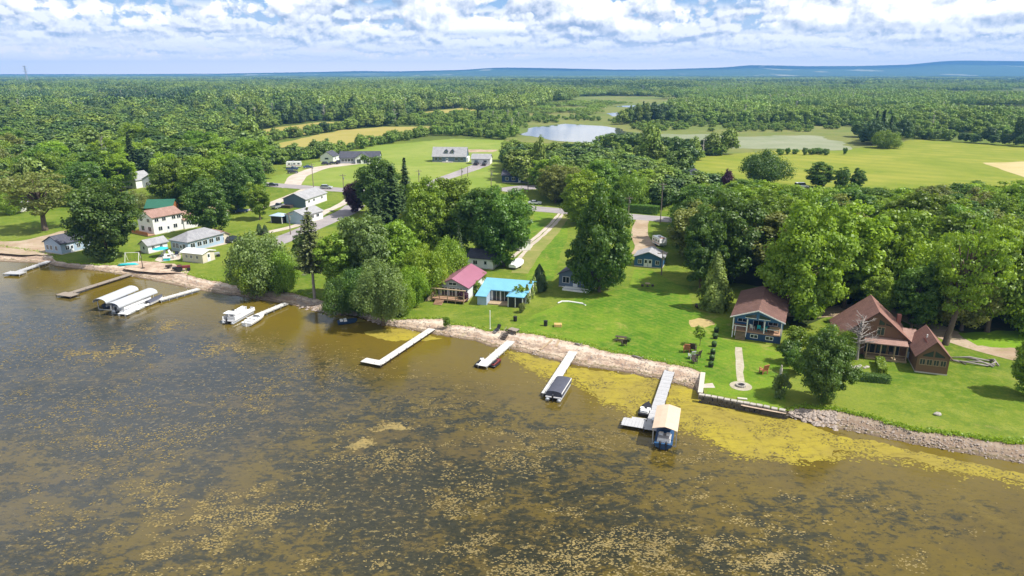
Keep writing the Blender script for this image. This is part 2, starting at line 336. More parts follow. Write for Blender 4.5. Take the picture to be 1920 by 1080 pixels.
def jag_poly(pts,step,amp,freq):
    out=[]; n=len(pts)
    for i in range(n):
        a,b=Vector(pts[i]),Vector(pts[(i+1)%n]); L=(b-a).length; s=max(1,int(L/step)); d=(b-a).normalized(); nn=Vector((-d.y,d.x,0))
        for j in range(s):
            q=a+(b-a)*(j/s); w=amp*(fb(q.x,q.y,freq,5))*1.6
            out.append(q+nn*w)
    return out
def sheet(name,pts,mat,z,label,cat,kind='structure',step=2,amp=.5,freq=.3,px=True):
    P3=[U(p[0],p[1],z) if px else Vector((p[0],p[1],z)) for p in pts]
    J=jag_poly(P3,step,amp,freq) if step else P3
    for q in J: q.z=z
    mb=MB(); mb.add(J,[tuple(tr) for tr in tessellate_polygon([J])])
    o=mb.build(name,mat); 
    for pl in o.data.polygons:
        if pl.normal.z<0: pl.flip()
    return tag(o,label,cat,kind=kind)
def groundmat(name,c1,c2,c3,s=.05,rough=.95,fine=2.0,f3=.5):
    m,t=newmat(name); k=NT(t); P=k.pos()
    c=k.mix(k.ramp(k.noise(P,s,6,.65,.5),.35,.65),c1,c2); c=k.mix(k.ramp(k.noise(k.vmath('MULTIPLY',P,(.6,1.6,1)),s*5,5,.7,.4),.46,.7,0,.45),c,c3); c=k.mix(k.ramp(k.noise(P,fine,5,.7),.5,.75,0,f3),c,c3)
    k.princ(c,rough,.12,0,k.bump(k.noise(P,fine*2,4),.5,.1)); return m
M['algae']=groundmat('algae_scum',(.31,.255,.030),(.25,.20,.038),(.12,.095,.022),.13,.75,.9,.95)
M['paving']=groundmat('flagstone',(.36,.32,.24),(.44,.40,.31),(.22,.20,.13),.5,.95,2.5,.7)
M['asphalt']=groundmat('asphalt',(.27,.245,.25),(.34,.31,.31),(.22,.2,.2),.1,.9,3,.4)
M['gravel']=groundmat('gravel',(.42,.36,.30),(.52,.46,.40),(.32,.26,.2),.2,.95,3,.5)
M['dirt']=groundmat('dirt_track',(.32,.23,.16),(.42,.33,.25),(.2,.2,.06),.15,.95,1.5,.6)
M['field']=groundmat('hay_field',(.30,.26,.055),(.36,.29,.085),(.22,.22,.04),.02,.95,.5,.5)
M['meadow']=groundmat('meadow_grass',(.175,.215,.022),(.26,.265,.04),(.13,.185,.02),.014,.95,.3,.55)
M['tan_field']=groundmat('tan_field',(.42,.34,.16),(.46,.38,.2),(.33,.3,.1),.03,.95,.5,.5)
M['marsh']=groundmat('marsh_grass',(.12,.16,.035),(.19,.19,.06),(.08,.13,.028),.01,.95,.12,.6)
M['mud']=groundmat('mud_flat',(.19,.215,.12),(.26,.27,.18),(.13,.18,.06),.012,.7,.1,.5)
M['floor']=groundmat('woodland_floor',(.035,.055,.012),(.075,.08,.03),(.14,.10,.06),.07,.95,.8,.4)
M['lush']=groundmat('lush_grass',(.13,.25,.012),(.17,.27,.02),(.09,.19,.01),.2,.95,1.5,.6)
m,t=newmat('pond_water'); k=NT(t); P=k.pos(); k.princ(k.mix(k.noise(P,.02,4),(.03,.05,.06),(.14,.14,.12)),.05,1.0,0,k.bump(k.noise(P,.15,4),.02,.2),1.45); M['pond']=m

def rowfield(name,c1,c2,c3,per,ang):
    m,t=newmat(name); k=NT(t); P=k.pos(); X=k.xyz(P); u=k.math('ADD',k.math('MULTIPLY',X[0],math.cos(ang)),k.math('MULTIPLY',X[1],math.sin(ang)))
    c=k.mix(k.ramp(k.noise(P,.02,6,.65,.5),.35,.65),c1,c2); c=k.mix(k.ramp(k.noise(P,.12,5,.7),.5,.75,0,.55),c,c3)
    sn=k.math('SINE',k.math('MULTIPLY_ADD',u,6.283/per,k.math('MULTIPLY',k.noise(P,.03,3),5.0))); c=k.mix(k.math('MULTIPLY_ADD',sn,.16,.16),c,c3); k.princ(c,.95,.1); return m
M['field']=rowfield('hay_rows',(.30,.26,.065),(.35,.29,.095),(.21,.215,.05),7,2.3)
M['meadow']=rowfield('meadow_rows',(.165,.205,.022),(.26,.26,.042),(.115,.17,.018),14,.9)
# algae along the shore
lower=[(945,657),(978,677),(997,692),(1027,703),(1071,711),(1093,725),(1130,748),(1167,762),(1188,776),(1230,790),(1271,799),(1313,808),(1354,831),(1382,848),(1438,857),(1484,864),(1560,856),(1580,846),(1635,853),(1710,861),(1775,878),(1840,888),(1912,904),(2060,934)]
upper=[(2060,920),(1915,889),(1840,872),(1760,856),(1690,839),(1600,818),(1530,800),(1475,781),(1382,763),(1312,748),(1303,734),(1240,713),(1160,699),(1082,689),(1019,674),(960,657)]
def algae(name,pts,label,amp=.45):
    P3=[U(p[0],p[1],.012) for p in pts]
    J=jag_poly(P3,.35,amp,.5)
    for q in J:
        w=.30*fb(q.x*3,q.y*3,1.0,4)+.5*fb(q.x+40,q.y,.22,3); q.x+=w*.4; q.y+=w; q.z=.012
    mb=MB(); mb.add(J,[tuple(tr) for tr in tessellate_polygon([J])]); o=mb.build(name,M['algae'])
    for pl in o.data.polygons:
        if pl.normal.z<0: pl.flip()
    return tag(o,label,'algae',kind='stuff')
algae('algae_mat',lower+upper,'long band of yellow algae scum floating along the shore on the right')
algae('algae_mat',[(682,622),(712,618),(745,616),(775,620),(815,630),(830,634),(800,640),(770,637),(735,640),(700,630)],'yellow algae patch in the water below the big shoreside willow',.3)
algae('algae_mat',[(612,594),(640,592),(668,596),(690,603),(668,604),(640,600)],'small yellow algae patch beside the rocks under the shoreside trees',.2)
def pip(x,y,P):
    c=False; j=len(P)-1
    for i in range(len(P)):
        if ((P[i].y>y)!=(P[j].y>y)) and (x<(P[j].x-P[i].x)*(y-P[i].y)/(P[j].y-P[i].y)+P[i].x): c=not c
        j=i
    return c
AL=[U(p[0],p[1],0) for p in lower+upper]
# wet dark lip of leaf litter where the algae ends, weed flakes on the water
def flakes(name,centres,mat,label,zr=(.012,.03)):
    V=[];F=[];b=0
    for (x,y,s) in centres:
        n=6; a0=rnd.random()*6.28; z=rnd.uniform(*zr)
        for i in range(n):
            a=a0+6.283*i/n; r=s*rnd.uniform(.35,1.05); V.append((x+1.5*r*math.cos(a),y+r*math.sin(a),z))
        F.append(tuple(range(b,b+n))); b+=n
    me=bpy.data.meshes.new(name); me.from_pydata(V,[],F); me.materials.append(mat); me.update(); o=bpy.data.objects.new(name,me); col.objects.link(o)
    return tag(o,label,'water weed',kind='stuff')
m,t=newmat('weed_tops'); k=NT(t); P=k.pos()
c=k.mix(k.ramp(k.noise(P,.05,4),.35,.65),(.21,.155,.055),(.30,.225,.08)); c=k.mix(k.ramp(k.noise(P,1.3,3),.35,.7),c,(.16,.13,.055)); k.princ(c,.7,.3); M['weed']=m
SH0=U(960,656,0); UU=Vector((.9,-.44,0)); NN=Vector((.44,.9,0))
cs=[]
tries=0
while len(cs)<30000 and tries<900000:
    tries+=1
    y=30+130*rnd.random()**1.35; x=rnd.uniform(-.82,.82)*y
    d=-(Vector((x,y,0))-SH0).dot(NN)
    if d<9: continue
    v=.75*fb(x,y,.035,3)+1.0*fb(x*.8+77,y,.12,4)+.9*fb(x*.8+13,y,.5,3)-.02
    if v<.06: continue
    w=min(1,(d-9)/22)*min(1,(v-.06)*2.6)*(.45 if x<-40 else 1)*(.35 if x>25 and y>58 else 1)
    if rnd.random()>w: continue
    for j in range(rnd.randint(2,6)):
        cs.append((x+rnd.gauss(0,.45),y+rnd.gauss(0,.22),rnd.uniform(.035,.14)))
flakes('floating_weed',cs,M['weed'],'countless small tan weed tops breaking the lake surface')
m,t=newmat('dark_weed'); k=NT(t); k.princ(k.mix(k.noise(k.pos(),1.2,3),(.05,.042,.018),(.10,.075,.025)),.6,.3); M['darkweed']=m
L=[];L2=[]
while len(L)<2600:
    x,y=rnd.uniform(-2,70),rnd.uniform(60,125)
    if not pip(x,y,AL): continue
    d=(Vector((x,y,0))-SH0).dot(NN)
    if fb(x,y,.25,3)+.3*fb(x,y,.9,2)<.05+.02*max(0,d+6): continue
    L.append((x,y,rnd.uniform(.03,.13)))
while len(L2)<2600:
    i=rnd.randrange(len(lower)-1); a=U(lower[i][0],lower[i][1],0); b=U(lower[i+1][0],lower[i+1][1],0); q=a.lerp(b,rnd.random())
    o=abs(rnd.gauss(0,.8)); 
    if fb(q.x,q.y,.3,3)<-.1: o*=.4
    L2.append((q.x-.3*o+rnd.gauss(0,.3),q.y-o+rnd.gauss(0,.15),rnd.uniform(.04,.2)))
flakes('weed_tufts',L,M['darkweed'],'dark weed tufts caught in the yellow algae band',(.016,.03)); flakes('algae_flakes',L2,M['algae'],'loose yellow flakes along the outer edge of the algae band',(.008,.02))
def matpatch(px,py,rx,ry,n,label):
    c=U(px,py,0); L=[]
    while len(L)<n:
        x,y=rnd.gauss(0,.45),rnd.gauss(0,.45)
        if fb((c.x+x*rx),(c.y+y*ry),.35,3)<-.12: continue
        L.append((c.x+x*rx,c.y+y*ry,rnd.uniform(.06,.2)))
    flakes('weed_mat',L,M['weed'],label)
matpatch(735,806,2.2,1.8,420,'round tan mat of floating weed in the middle of the lake')
matpatch(672,832,2.5,1.5,360,'tan floating weed mat nearest the camera, beside the round one')
matpatch(310,612,5,4,420,'tan floating weed mat off the end of the twin canopy boat lifts')
matpatch(430,655,7,4,600,'wide tan floating weed mat below the pair of white moored boats')
matpatch(225,658,8,4,420,'broken tan weed mat in the open water left of the wide mat')
matpatch(160,664,5,3,240,'thin tan weed mat closest to the left edge of the lake')
# roads and tracks: sheets a little above the land
def ribbon(name,pts,w,mat,z,label,cat,kind='structure'):
    P3=[U(p[0],p[1],z) for p in pts]; Q=[]
    for i in range(len(P3)-1):
        n=max(2,int((P3[i+1]-P3[i]).length/3))
        for j in range(n): Q.append(P3[i].lerp(P3[i+1],j/n))
    Q.append(P3[-1])
    for _ in range(3): Q=[Q[0]]+[(Q[i-1]+Q[i]*2+Q[i+1])/4 for i in range(1,len(Q)-1)]+[Q[-1]]
    mb=MB(); ws=w if hasattr(w,'__len__') else (w,w)
    for i,q in enumerate(Q):
        d=(Q[min(i+1,len(Q)-1)]-Q[max(i-1,0)]).normalized(); nn=Vector((-d.y,d.x,0)); f=i/(len(Q)-1); hw=(ws[0]*(1-f)+ws[1]*f)/2
        mb.v+=[tuple(q-nn*(hw+.25*fb(q.x,q.y,.3))),tuple(q+nn*(hw+.25*fb(q.x+31,q.y,.3)))]
    for i in range(len(Q)-1): mb.f.append((2*i,2*i+2,2*i+3,2*i+1))
    o=mb.build(name,mat)
    for pl in o.data.polygons:
        if pl.normal.z<0: pl.flip()
    return tag(o,label,cat,kind=kind)
ribbon('road',[(330,335),(420,338),(500,346),(655,357),(760,366),(860,374),(1000,391),(1060,396),(1130,402),(1200,407),(1240,411),(1330,416),(1500,424),(1800,440)],8.5,M['asphalt'],1.06,'grey road running behind the lakeside lots','road')
ribbon('side_road',[(666,385),(655,396),(610,415),(560,437),(500,460)],7,M['asphalt'],1.05,'grey side road dropping towards the lake on the left','road')
ribbon('driveway',[(672,360),(640,384),(602,400),(590,412),(540,428),(480,440)],3.0,M['gravel'],1.04,'pale driveway beside the white cottages','driveway')
ribbon('driveway',[(470,395),(520,378),(560,362),(575,355)],4.5,M['gravel'],1.04,'short pale driveway left of the white cottages','driveway')
ribbon('driveway',[(545,352),(558,330),(600,314),(690,303)],(7,9),M['gravel'],1.05,'wide pale driveway in front of the grey ranch house','driveway')
ribbon('driveway',[(780,368),(822,338),(880,318),(905,308)],(4,9),M['asphalt'],1.05,'grey driveway leading up to the small garage','driveway')
ribbon('driveway',[(940,358),(970,352),(1000,350),(1030,352)],10,M['asphalt'],1.04,'grey forecourt in front of the dark ranch house','driveway')
M['strip']=groundmat('worn_lane_grass',(.18,.205,.05),(.26,.235,.085),(.12,.18,.02),.2,.95,1.5,.6)
ribbon('lane_verge',[(1062,402),(1050,420),(1030,444),(1004,470),(986,492),(974,512)],(2.4,4.2),M['strip'],1.03,'worn tan grass strip beside the two track lane','lane')
ribbon('wheel_rut',[(1058,397),(1044,416),(1020,440),(991,464),(972,486)],1.1,M['gravel'],1.05,'right wheel rut of the two track lane from the road','track')
ribbon('wheel_rut',[(1051,397),(1034,418),(1009,441),(981,464),(962,482)],1.1,M['gravel'],1.05,'left wheel rut of the two track lane from the road','track')
ribbon('dirt_track',[(1205,412),(1198,430),(1200,448),(1215,462),(1205,478)],(4,6),M['dirt'],1.045,'dirt drive behind the small blue shed','track')
ribbon('dirt_track',[(1450,585),(1560,592),(1600,570),(1700,590),(1800,640),(1850,650),(1925,672),(2100,700)],(4,7),M['dirt'],1.03,'brown dirt track through the right hand woods','track')
ribbon('footpath',[(300,482),(360,470),(400,463),(440,452),(470,446)],1.0,M['gravel'],1.03,'pale footpath across the left lawn','path')
sheet('beach_sand',[(-60,450),(40,452),(90,440),(125,432),(150,440),(120,470),(90,478),(30,478),(-60,470)],M['dirt'],1.02,'bare brown dirt lot beside the left cottage','ground',step=1.5,amp=.8)
sheet('beach_sand',[(232,503),(238,492),(262,489),(300,491),(345,500),(352,512),(300,512),(250,508)],M['sand'],1.02,'broad sandy patch above the left beach','ground',step=1.,amp=.5)
sheet('bare_patch',[(1292,600),(1310,596),(1330,600),(1338,608),(1320,614),(1297,613)],M['straw'],1.02,'bare straw coloured patch in the lawn beside the cedar','ground',step=.5,amp=.25)
# fields behind
sheet('hay_field',[(437,252),(520,239),(600,229),(668,228),(672,236),(560,254),(470,270),(440,276)],M['field'],1.08,'narrow tan hay field beyond the hedgerow on the left','field',step=6,amp=2,freq=.05)
sheet('hay_field',[(480,276),(640,244),(720,238),(808,237),(812,247),(680,268),(560,292),(492,300)],M['field'],1.08,'wide tan hay field behind the grey ranch house','field',step=6,amp=2,freq=.05)
sheet('hay_field',[(780,212),(880,200),(892,208),(830,218),(785,222)],M['field'],1.1,'small far tan field enclosed by forest','field',step=8,amp=4,freq=.03)
sheet('meadow',[(1245,302),(1340,290),(1480,281),(1580,281),(1650,272),(1720,262),(1940,277),(2300,300),(2300,430),(1500,372),(1300,348)],M['meadow'],1.08,'bright yellow green meadow beyond the right hand woods','meadow',step=6,amp=3,freq=.04)
sheet('tan_field',[(1842,305),(1930,303),(2100,310),(2100,345),(1930,337),(1890,322)],M['tan_field'],1.12,'pale tan field corner at the right of the meadow','field',step=6,amp=1,freq=.05)
sheet('marsh',[(985,242),(975,225),(990,203),(1090,182),(1330,176),(1640,196),(1720,230),(1720,258),(1400,250)],M['marsh'],1.04,'far low olive marsh behind the pond and mud flat','marsh',step=14,amp=8,freq=.01)
sheet('marsh',[(955,265),(965,238),(1030,222),(1092,215),(1110,196),(1180,188),(1260,190),(1262,216),(1235,240),(1400,246),(1560,246),(1650,258),(1720,262),(1650,275),(1580,284),(1330,292),(1200,280),(1050,270)],M['marsh'],1.06,'olive marsh around the pond','marsh',step=10,amp=5,freq=.02)
sheet('pond_water',[(975,252),(1000,238),(1060,232),(1130,236),(1166,240),(1175,248),(1215,252),(1230,262),(1120,268),(1040,262)],M['pond'],1.12,'bright pond reflecting the clouds in the marsh','pond',step=6,amp=4,freq=.03)
sheet('mud_flat',[(1165,250),(1250,250),(1380,256),(1520,254),(1560,258),(1600,276),(1560,281),(1400,277),(1280,270),(1200,262)],M['mud'],1.10,'pale mud flat right of the pond','mud',step=5,amp=9,freq=.03)
sheet('pond_water',[(1135,213),(1200,208),(1245,210),(1200,217),(1150,218)],M['pond'],1.12,'far small pool in the tan marsh','pond',step=8,amp=5,freq=.02)
sheet('pond_water',[(1150,199),(1240,196),(1262,199),(1200,203)],M['pond'],1.12,'farthest thin pool of the marsh','pond',step=8,amp=5,freq=.02)
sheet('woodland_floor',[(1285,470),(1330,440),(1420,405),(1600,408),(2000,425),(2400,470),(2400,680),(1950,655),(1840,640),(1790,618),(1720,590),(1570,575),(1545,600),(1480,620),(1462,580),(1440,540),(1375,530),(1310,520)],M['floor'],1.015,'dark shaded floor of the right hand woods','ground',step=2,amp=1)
sheet('tall_grass',[(1800,625),(1920,618),(2100,640),(2100,668),(1925,656),(1830,648)],M['lush'],1.035,'strip of bright tall grass behind the dirt track','grass',kind='stuff',step=1,amp=.5)
M['pale_lawn']=groundmat('dry_lawn',(.17,.235,.035),(.23,.27,.06),(.12,.19,.02),.03,.95,.5,.5)
sheet('lawn',[(440,345),(535,325),(600,300),(700,274),(850,260),(945,263),(950,300),(940,352),(800,362),(655,352),(560,346)],M['pale_lawn'],1.02,'wide pale green lawn round the ranch and the cape house','lawn',step=3,amp=1)
sheet('garden_dirt',[(850,281),(900,280),(935,281),(925,285),(860,286)],M['dirt'],1.05,'bare dirt strip behind the cape house','ground',step=2,amp=1)
# mown lawn with stripes
m,t=newmat('mown_lawn'); k=NT(t); P=k.pos(); X=k.xyz(P)
s1=k.math('MULTIPLY_ADD',X[0],.80,k.math('MULTIPLY',X[1],.60)); w=k.noise(P,.2,3)
sn=k.math('SINE',k.math('MULTIPLY_ADD',s1,5.2,k.math('MULTIPLY',w,3.0)))
n1=k.noise(P,.06,5,.6); n2=k.noise(P,.5,5,.65); n3=k.noise(P,4,4,.7)
c=k.mix(k.ramp(n1,.40,.60),(.060,.150,.008),(.140,.225,.016)); c=k.mix(k.math('MULTIPLY_ADD',sn,.15,.15),c,(.165,.245,.03)); c=k.mix(k.ramp(n2,.50,.75,0,.8),c,(.23,.24,.045)); c=k.mix(k.ramp(n3,.45,.7,0,.55),c,(.04,.10,.006)); c=k.mix(k.ramp(k.noise(P,.95,7,.72,.3),.48,.66,0,.6),c,(.20,.225,.03)); c=k.mix(k.ramp(k.noise(k.vmath('ADD',P,(31,7,0)),.22,6,.7,.5),.50,.68,0,.6),c,(.045,.115,.008)); c=k.mix(k.ramp(k.noise(P,.13,6,.7,.6),.57,.70,0,.75),c,(.29,.245,.08))
k.princ(c,.9,.1,0,k.bump(n3,.6,.08)); M['mown']=m
M['paving']
sheet('mown_lawn',[(962,618),(1000,590),(1040,575),(1075,560),(1180,540),(1190,505),(1225,508),(1290,545),(1300,580),(1370,600),(1370,640),(1462,650),(1480,690),(1470,766),(1384,748),(1325,738),(1322,700),(1285,686),(1250,678),(1160,660),(1060,634)],M['mown'],1.012,'mown bright green lawn between the shore and the blue porch house','lawn',step=1,amp=.15)
sheet('mown_lawn',[(1002,396),(1044,399),(1026,420),(985,455),(978,440),(1000,415)],M['mown'],1.02,'striped lawn left of the two track lane','lawn',step=1,amp=.3)
sheet('mown_lawn',[(1062,412),(1066,440),(1050,480),(1038,520),(990,540),(985,505),(1010,475),(1040,440)],M['mown'],1.02,'striped lawn right of the two track lane','lawn',step=1,amp=.3)
# stones along the beach
def rocks(name,spots,mat,label):
    V=[];F=[];b=0
    base=[(1,0,0),(.3,.9,.1),(-.8,.55,0),(-.75,-.6,.05),(.35,-.95,0),(.1,.1,.85),(.0,-.1,-.6)]
    fc=[(0,1,5),(1,2,5),(2,3,5),(3,4,5),(4,0,5)]
    for (x,y,z,s) in spots:
        a=rnd.random()*6.28; ca,sa=math.cos(a),math.sin(a)
        for p in base:
            j=rnd.uniform(.75,1.2); V.append((x+(p[0]*ca-p[1]*sa)*s*j,y+(p[0]*sa+p[1]*ca)*s*j,z+p[2]*s*.7*j-s*.1))
        F+= [tuple(i+b for i in f) for f in fc]; b+=7
    me=bpy.data.meshes.new(name); me.from_pydata(V,[],F); me.materials.append(mat); me.update(); o=bpy.data.objects.new(name,me); col.objects.link(o)
    return tag(o,label,'stones',kind='stuff')
sp=[]
for i,x in enumerate(XS):
    if x<-40 or x>1960 or 1312<x<1476: continue
    a,b=wat_pts[i],lawn_pts[i]; big=555<x<720 or 1470<x<1570
    for j in range(7 if big else 6):
        f=rnd.random()**(.8); q=a.lerp(b,f*.95); s=rnd.uniform(.12,.45) if big else rnd.uniform(.05,.13)+.16*rnd.random()**6
        sp.append((q.x+rnd.uniform(-.3,.3),q.y+rnd.uniform(-.3,.3),.92*f+.03,s))
M['rockm']=paint('beach_rock',(.33,.275,.235),.9,.2,0,.6,2.2)
rocks('beach_stones',sp,M['rockm'],'scattered stones and cobbles along the beach')
# stone sea wall
mb=MB(); wallp=[(1310,741),(1345,747),(1382,754),(1430,763),(1474,772)]
W3=[U(x,y,1.0) for x,y in wallp]
wall=thing('sea_wall','low rough stone sea wall edging the lawn at the algae','wall',W3[0])
for a,b in zip(W3,W3[1:]):
    d=(b-a); n=int(d.length/.6)
    for j in range(n):
        for kz in range(3):
            q=a+d*((j+.5*(kz%2)+.5)/n)-W3[0]; mb.obox((q.x+rnd.uniform(-.05,.05),q.y-.1+rnd.uniform(-.06,.06),-1.05+kz*.42),.58,.55,.40,math.atan2(d.y,d.x)+rnd.uniform(-.06,.06))
mb.build('stone_courses',paint('dark_wet_stone',(.10,.09,.075),.85,.2,0,.5,1.2),wall)
mb=MB()
for a,b in zip(W3,W3[1:]):
    d=(b-a); n=int(d.length/.8)
    for j in range(n):
        q=a+d*((j+.5)/n)-W3[0]; mb.obox((q.x,q.y,.14+rnd.uniform(-.03,.03)),.76,.6,.18,math.atan2(d.y,d.x)+rnd.uniform(-.1,.1))
mb.build('capstones',M['stone'],wall)
a=U(1318,700);b=U(1313,738); d=b-a
w2=thing('sea_wall','short pale side wall joining the beach corner to the stone sea wall','wall',a)
MB().obox((d.x/2,d.y/2,-.45),d.length,.5,1.1,math.atan2(d.y,d.x)).build('wall_body',M['stone'],w2)
MB().obox((d.x/2,d.y/2,.14),d.length,.7,.10,math.atan2(d.y,d.x)).build('wall_cap',M['concrete'],w2)
sheet('concrete_pad',[(1318,720),(1336,718),(1341,727),(1318,727)],M['gravel'],1.03,'pale concrete pad at the left end of the stone sea wall','paving',step=0)
ribbon('garden_path',[(1385,651),(1386,675),(1388,700),(1389,715)],1.15,M['paving'],1.03,'straight paved path from the blue porch house to the fire circle','path')
c=U(1389,724); pts=[(c.x+1.6*math.cos(i*.314),c.y+1.6*math.sin(i*.314)) for i in range(20)]
sheet('paved_circle',pts,M['paving'],1.032,'round paved fire circle above the stone sea wall','paving',step=0,px=False)
fp=thing('fire_pit','dark round fire pit in the paved circle above the sea wall','fire pit',(c.x,c.y,1.03))
mb=MB()
for i in range(12):
    a=i*math.pi/6; mb.obox((.62*math.cos(a),.62*math.sin(a),.14),.2,.3,.28,a)
mb.build('stone_ring',M['stone'],fp); MB().cyl(0,0,0,.1,.5,12).build('ash_bed',M['black'],fp)
st=thing('stone_steps','pale steps cut through the sea wall below the fire circle','steps',U(1390,748))
for j in range(3): MB().obox((.1,-.1-.42*j,.02-.34*j),1.3,.42,.3,-.25).build('step',M['concrete'],st)
# ---------------------------------------------------------------- trees
def unit(a): return a/np.maximum(np.linalg.norm(a,axis=1,keepdims=True),1e-9)
def leafquads(C,N,S,r):
    """one rhombus leaf clump per row: centres C, normals N, sizes S"""
    n=len(C); up=r.normal(size=(n,3)); T=unit(np.cross(N,up)); Bv=np.cross(N,T)
    s=S[:,None]; asp=r.uniform(.55,.95,(n,1))
    V=np.empty((n,4,3)); V[:,0]=C+T*s*.6; V[:,1]=C+Bv*s*asp*.6+N*s*.10; V[:,2]=C-T*s*.6; V[:,3]=C-Bv*s*asp*.6+N*s*.08
    F=np.arange(n*4).reshape(n,4); return V.reshape(-1,3),F
def puffs_to_leaves(P,PR,nl,leaf,r,squash=.8,outj=.6,inner=.25,axis_c=None):
    n=len(P)*nl; d=unit(r.normal(size=(n,3))); Pi=np.repeat(P,nl,0); Ri=np.repeat(PR,nl)
    cen=np.array(axis_c) if axis_c is not None else P.mean(0)
    o=unit(Pi-cen); keep=((d*o).sum(1)>-.35)|(r.random(n)<inner)
    d,Pi,Ri=d[keep],Pi[keep],Ri[keep]; n=len(d)
    C=Pi+d*(Ri*r.uniform(.35,1.3,n))[:,None]*np.array([1,1,squash])
    N=unit(d+unit(r.normal(size=(n,3)))*outj+np.array([0,0,.25]))
    S=leaf*r.uniform(.55,1.35,n)
    pt=np.repeat(r.random(len(P)),nl)[keep]; tint=np.clip(pt*.6+r.random(n)*.4,0,1)
    return C,N,S,tint
def crown(name,mat,seed,h,rx,base,npuff,nl,leaf,pr=(.2,.34),shape='round',squash=.8,sparse=0,outj=.6):
    r=np.random.default_rng(seed)
    z0=base; zc=(h+z0)/2; rz=(h-z0)/2
    d=unit(r.normal(size=(npuff*3,3))); rad=r.uniform(.45,.88,npuff*3)
    ph=r.random(3)*6.28
    wob=1+.20*np.sin(3*np.arctan2(d[:,1],d[:,0])+ph[0])*np.cos(2.0*d[:,2]+ph[1])+.10*np.sin(5*np.arctan2(d[:,1],d[:,0])+ph[2])
    P=d*(rad*wob)[:,None]*np.array([rx,rx,rz])
    zz=P[:,2]/rz
    if shape=='round': f=np.where(zz<0,1.0+.05*zz,1.0)
    elif shape=='oval': f=1-.28*np.clip(zz,0,1)+.05*zz
    elif shape=='vase': f=.8+.28*zz
    elif shape=='dome': f=np.where(zz<0,1.12,1.0)
    else: f=np.ones(len(zz))
    P[:,:2]*=f[:,None]; P[:,2]+=zc
    # thin out crowded ones
    keep=[]
    md=rx*.28
    for i in range(len(P)):
        if len(keep)>=npuff: break
        if all(np.linalg.norm(P[i]-P[j])>md*.75 for j in keep): keep.append(i)
    P=P[keep]; PR=rx*r.uniform(pr[0],pr[1],len(P))
    C,N,S,T=puffs_to_leaves(P,PR,nl,leaf,r,squash,outj,axis_c=(0,0,zc-rz*.25))
    if sparse:
        k=r.random(len(C))>sparse; C,N,S,T=C[k],N[k],S[k],T[k]
    V,F=leafquads(C,N,S,r)
    return npmesh(name,V,F,mat,T),P
def trunkmesh(name,P,h,base,r0,mat,seed,nlimb=9,lean=0):
    r=random.Random(seed); mb=MB()
    top=base+(h-base)*.55
    path=[(0,0,-.5),(0,0,.3),(lean*.3,r.uniform(-.1,.1),base*.6+.3),(lean*.6+r.uniform(-.2,.2),r.uniform(-.2,.2),base+ (top-base)*.4),(lean,r.uniform(-.3,.3),top)]
    mb.tube(path,[r0*1.35,r0*1.05,r0*.85,r0*.6,r0*.25],8)
    idx=list(range(len(P))); r.shuffle(idx)
    for i in idx[:nlimb]:
        p=P[i]; z=max(base*.55+.4,min(p[2]-1.0,base+(top-base)*r.random())); s=Vector((lean*z/top,0,z)); e=Vector(p)*.97; mid=(s+e)/2+Vector((0,0,.1*(e-s).length))
        mb.tube([s,mid,e],[r0*.38,r0*.22,r0*.07],5)
    me=bpy.data.meshes.new(name); me.from_pydata(mb.v,[],mb.f); me.materials.append(mat); me.polygons.foreach_set('use_smooth',[True]*len(me.polygons)); me.update(); return me
def conifer(name,mat,seed,h,rb,base,layers,leaf,dens=1.0,droop=.25,gappy=0,top_pow=.9):
    r=np.random.default_rng(seed); C=[];N=[];S=[];T=[]
    for i in range(layers):
        f=i/(layers-1); z=base+(h-base)*f; rr=rb*(1-f)**top_pow+.12; nb=max(4,int((5+7*(1-f))*dens))
        if r.random()<gappy: continue
        a0=r.random()*6.28
        for b in range(nb):
            a=a0+6.283*b/nb+r.normal()*.2; L=rr*r.uniform(.6,1.15); ns=max(3,int(L/leaf*2.6)); tb=r.random()
            for s in range(ns):
                t=(s+.6)/ns
                for q in range(2):
                    C.append((math.cos(a)*L*t+r.normal()*.22*leaf,math.sin(a)*L*t+r.normal()*.22*leaf,z-droop*L*t*t+.12*L*t+r.normal()*.18*leaf)); N.append((math.cos(a)*.35+r.normal()*.35,math.sin(a)*.35+r.normal()*.35,.85)); S.append(leaf*(1.15-.45*t)*r.uniform(.7,1.3)); T.append(.5*tb+.3*t+.2*r.random())
    C=np.array(C);N=unit(np.array(N));S=np.array(S)
    V,F=leafquads(C,N,S,r); return npmesh(name,V,F,mat,np.clip(T,0,1)),C[::max(1,len(C)//30)]
def cedar(name,mat,seed,h,rb,n,leaf,pw=.75):
    r=np.random.default_rng(seed); z=r.random(n)**1.1; a=r.random(n)*6.283
    lump=1+.16*np.sin(a*4+z*9+seed)+.12*np.sin(a*7-z*17)
    rr=rb*np.where(z<.22,.75+z*1.1,(1-(z-.22)/.78)**pw)*lump*r.uniform(.78,1.04,n)
    C=np.stack([rr*np.cos(a),rr*np.sin(a),.15+z*h],1)
    N=unit(np.stack([np.cos(a),np.sin(a),np.full(n,.45)],1)+unit(r.normal(size=(n,3)))*.55); S=leaf*r.uniform(.6,1.3,n)
    V,F=leafquads(C,N,S,r); return npmesh(name,V,F,mat,np.clip(.5+.3*np.sin(a*4+z*9+seed)+r.normal(size=n)*.2,0,1))
def polemesh(name,h,r0,mat,lo=-.4):
    mb=MB().tube([(0,0,lo),(0,0,h*.5),(0,0,h)],[r0*1.2,r0*.7,r0*.1],7)
    me=bpy.data.meshes.new(name); me.from_pydata(mb.v,[],mb.f); me.materials.append(mat); me.update(); return me
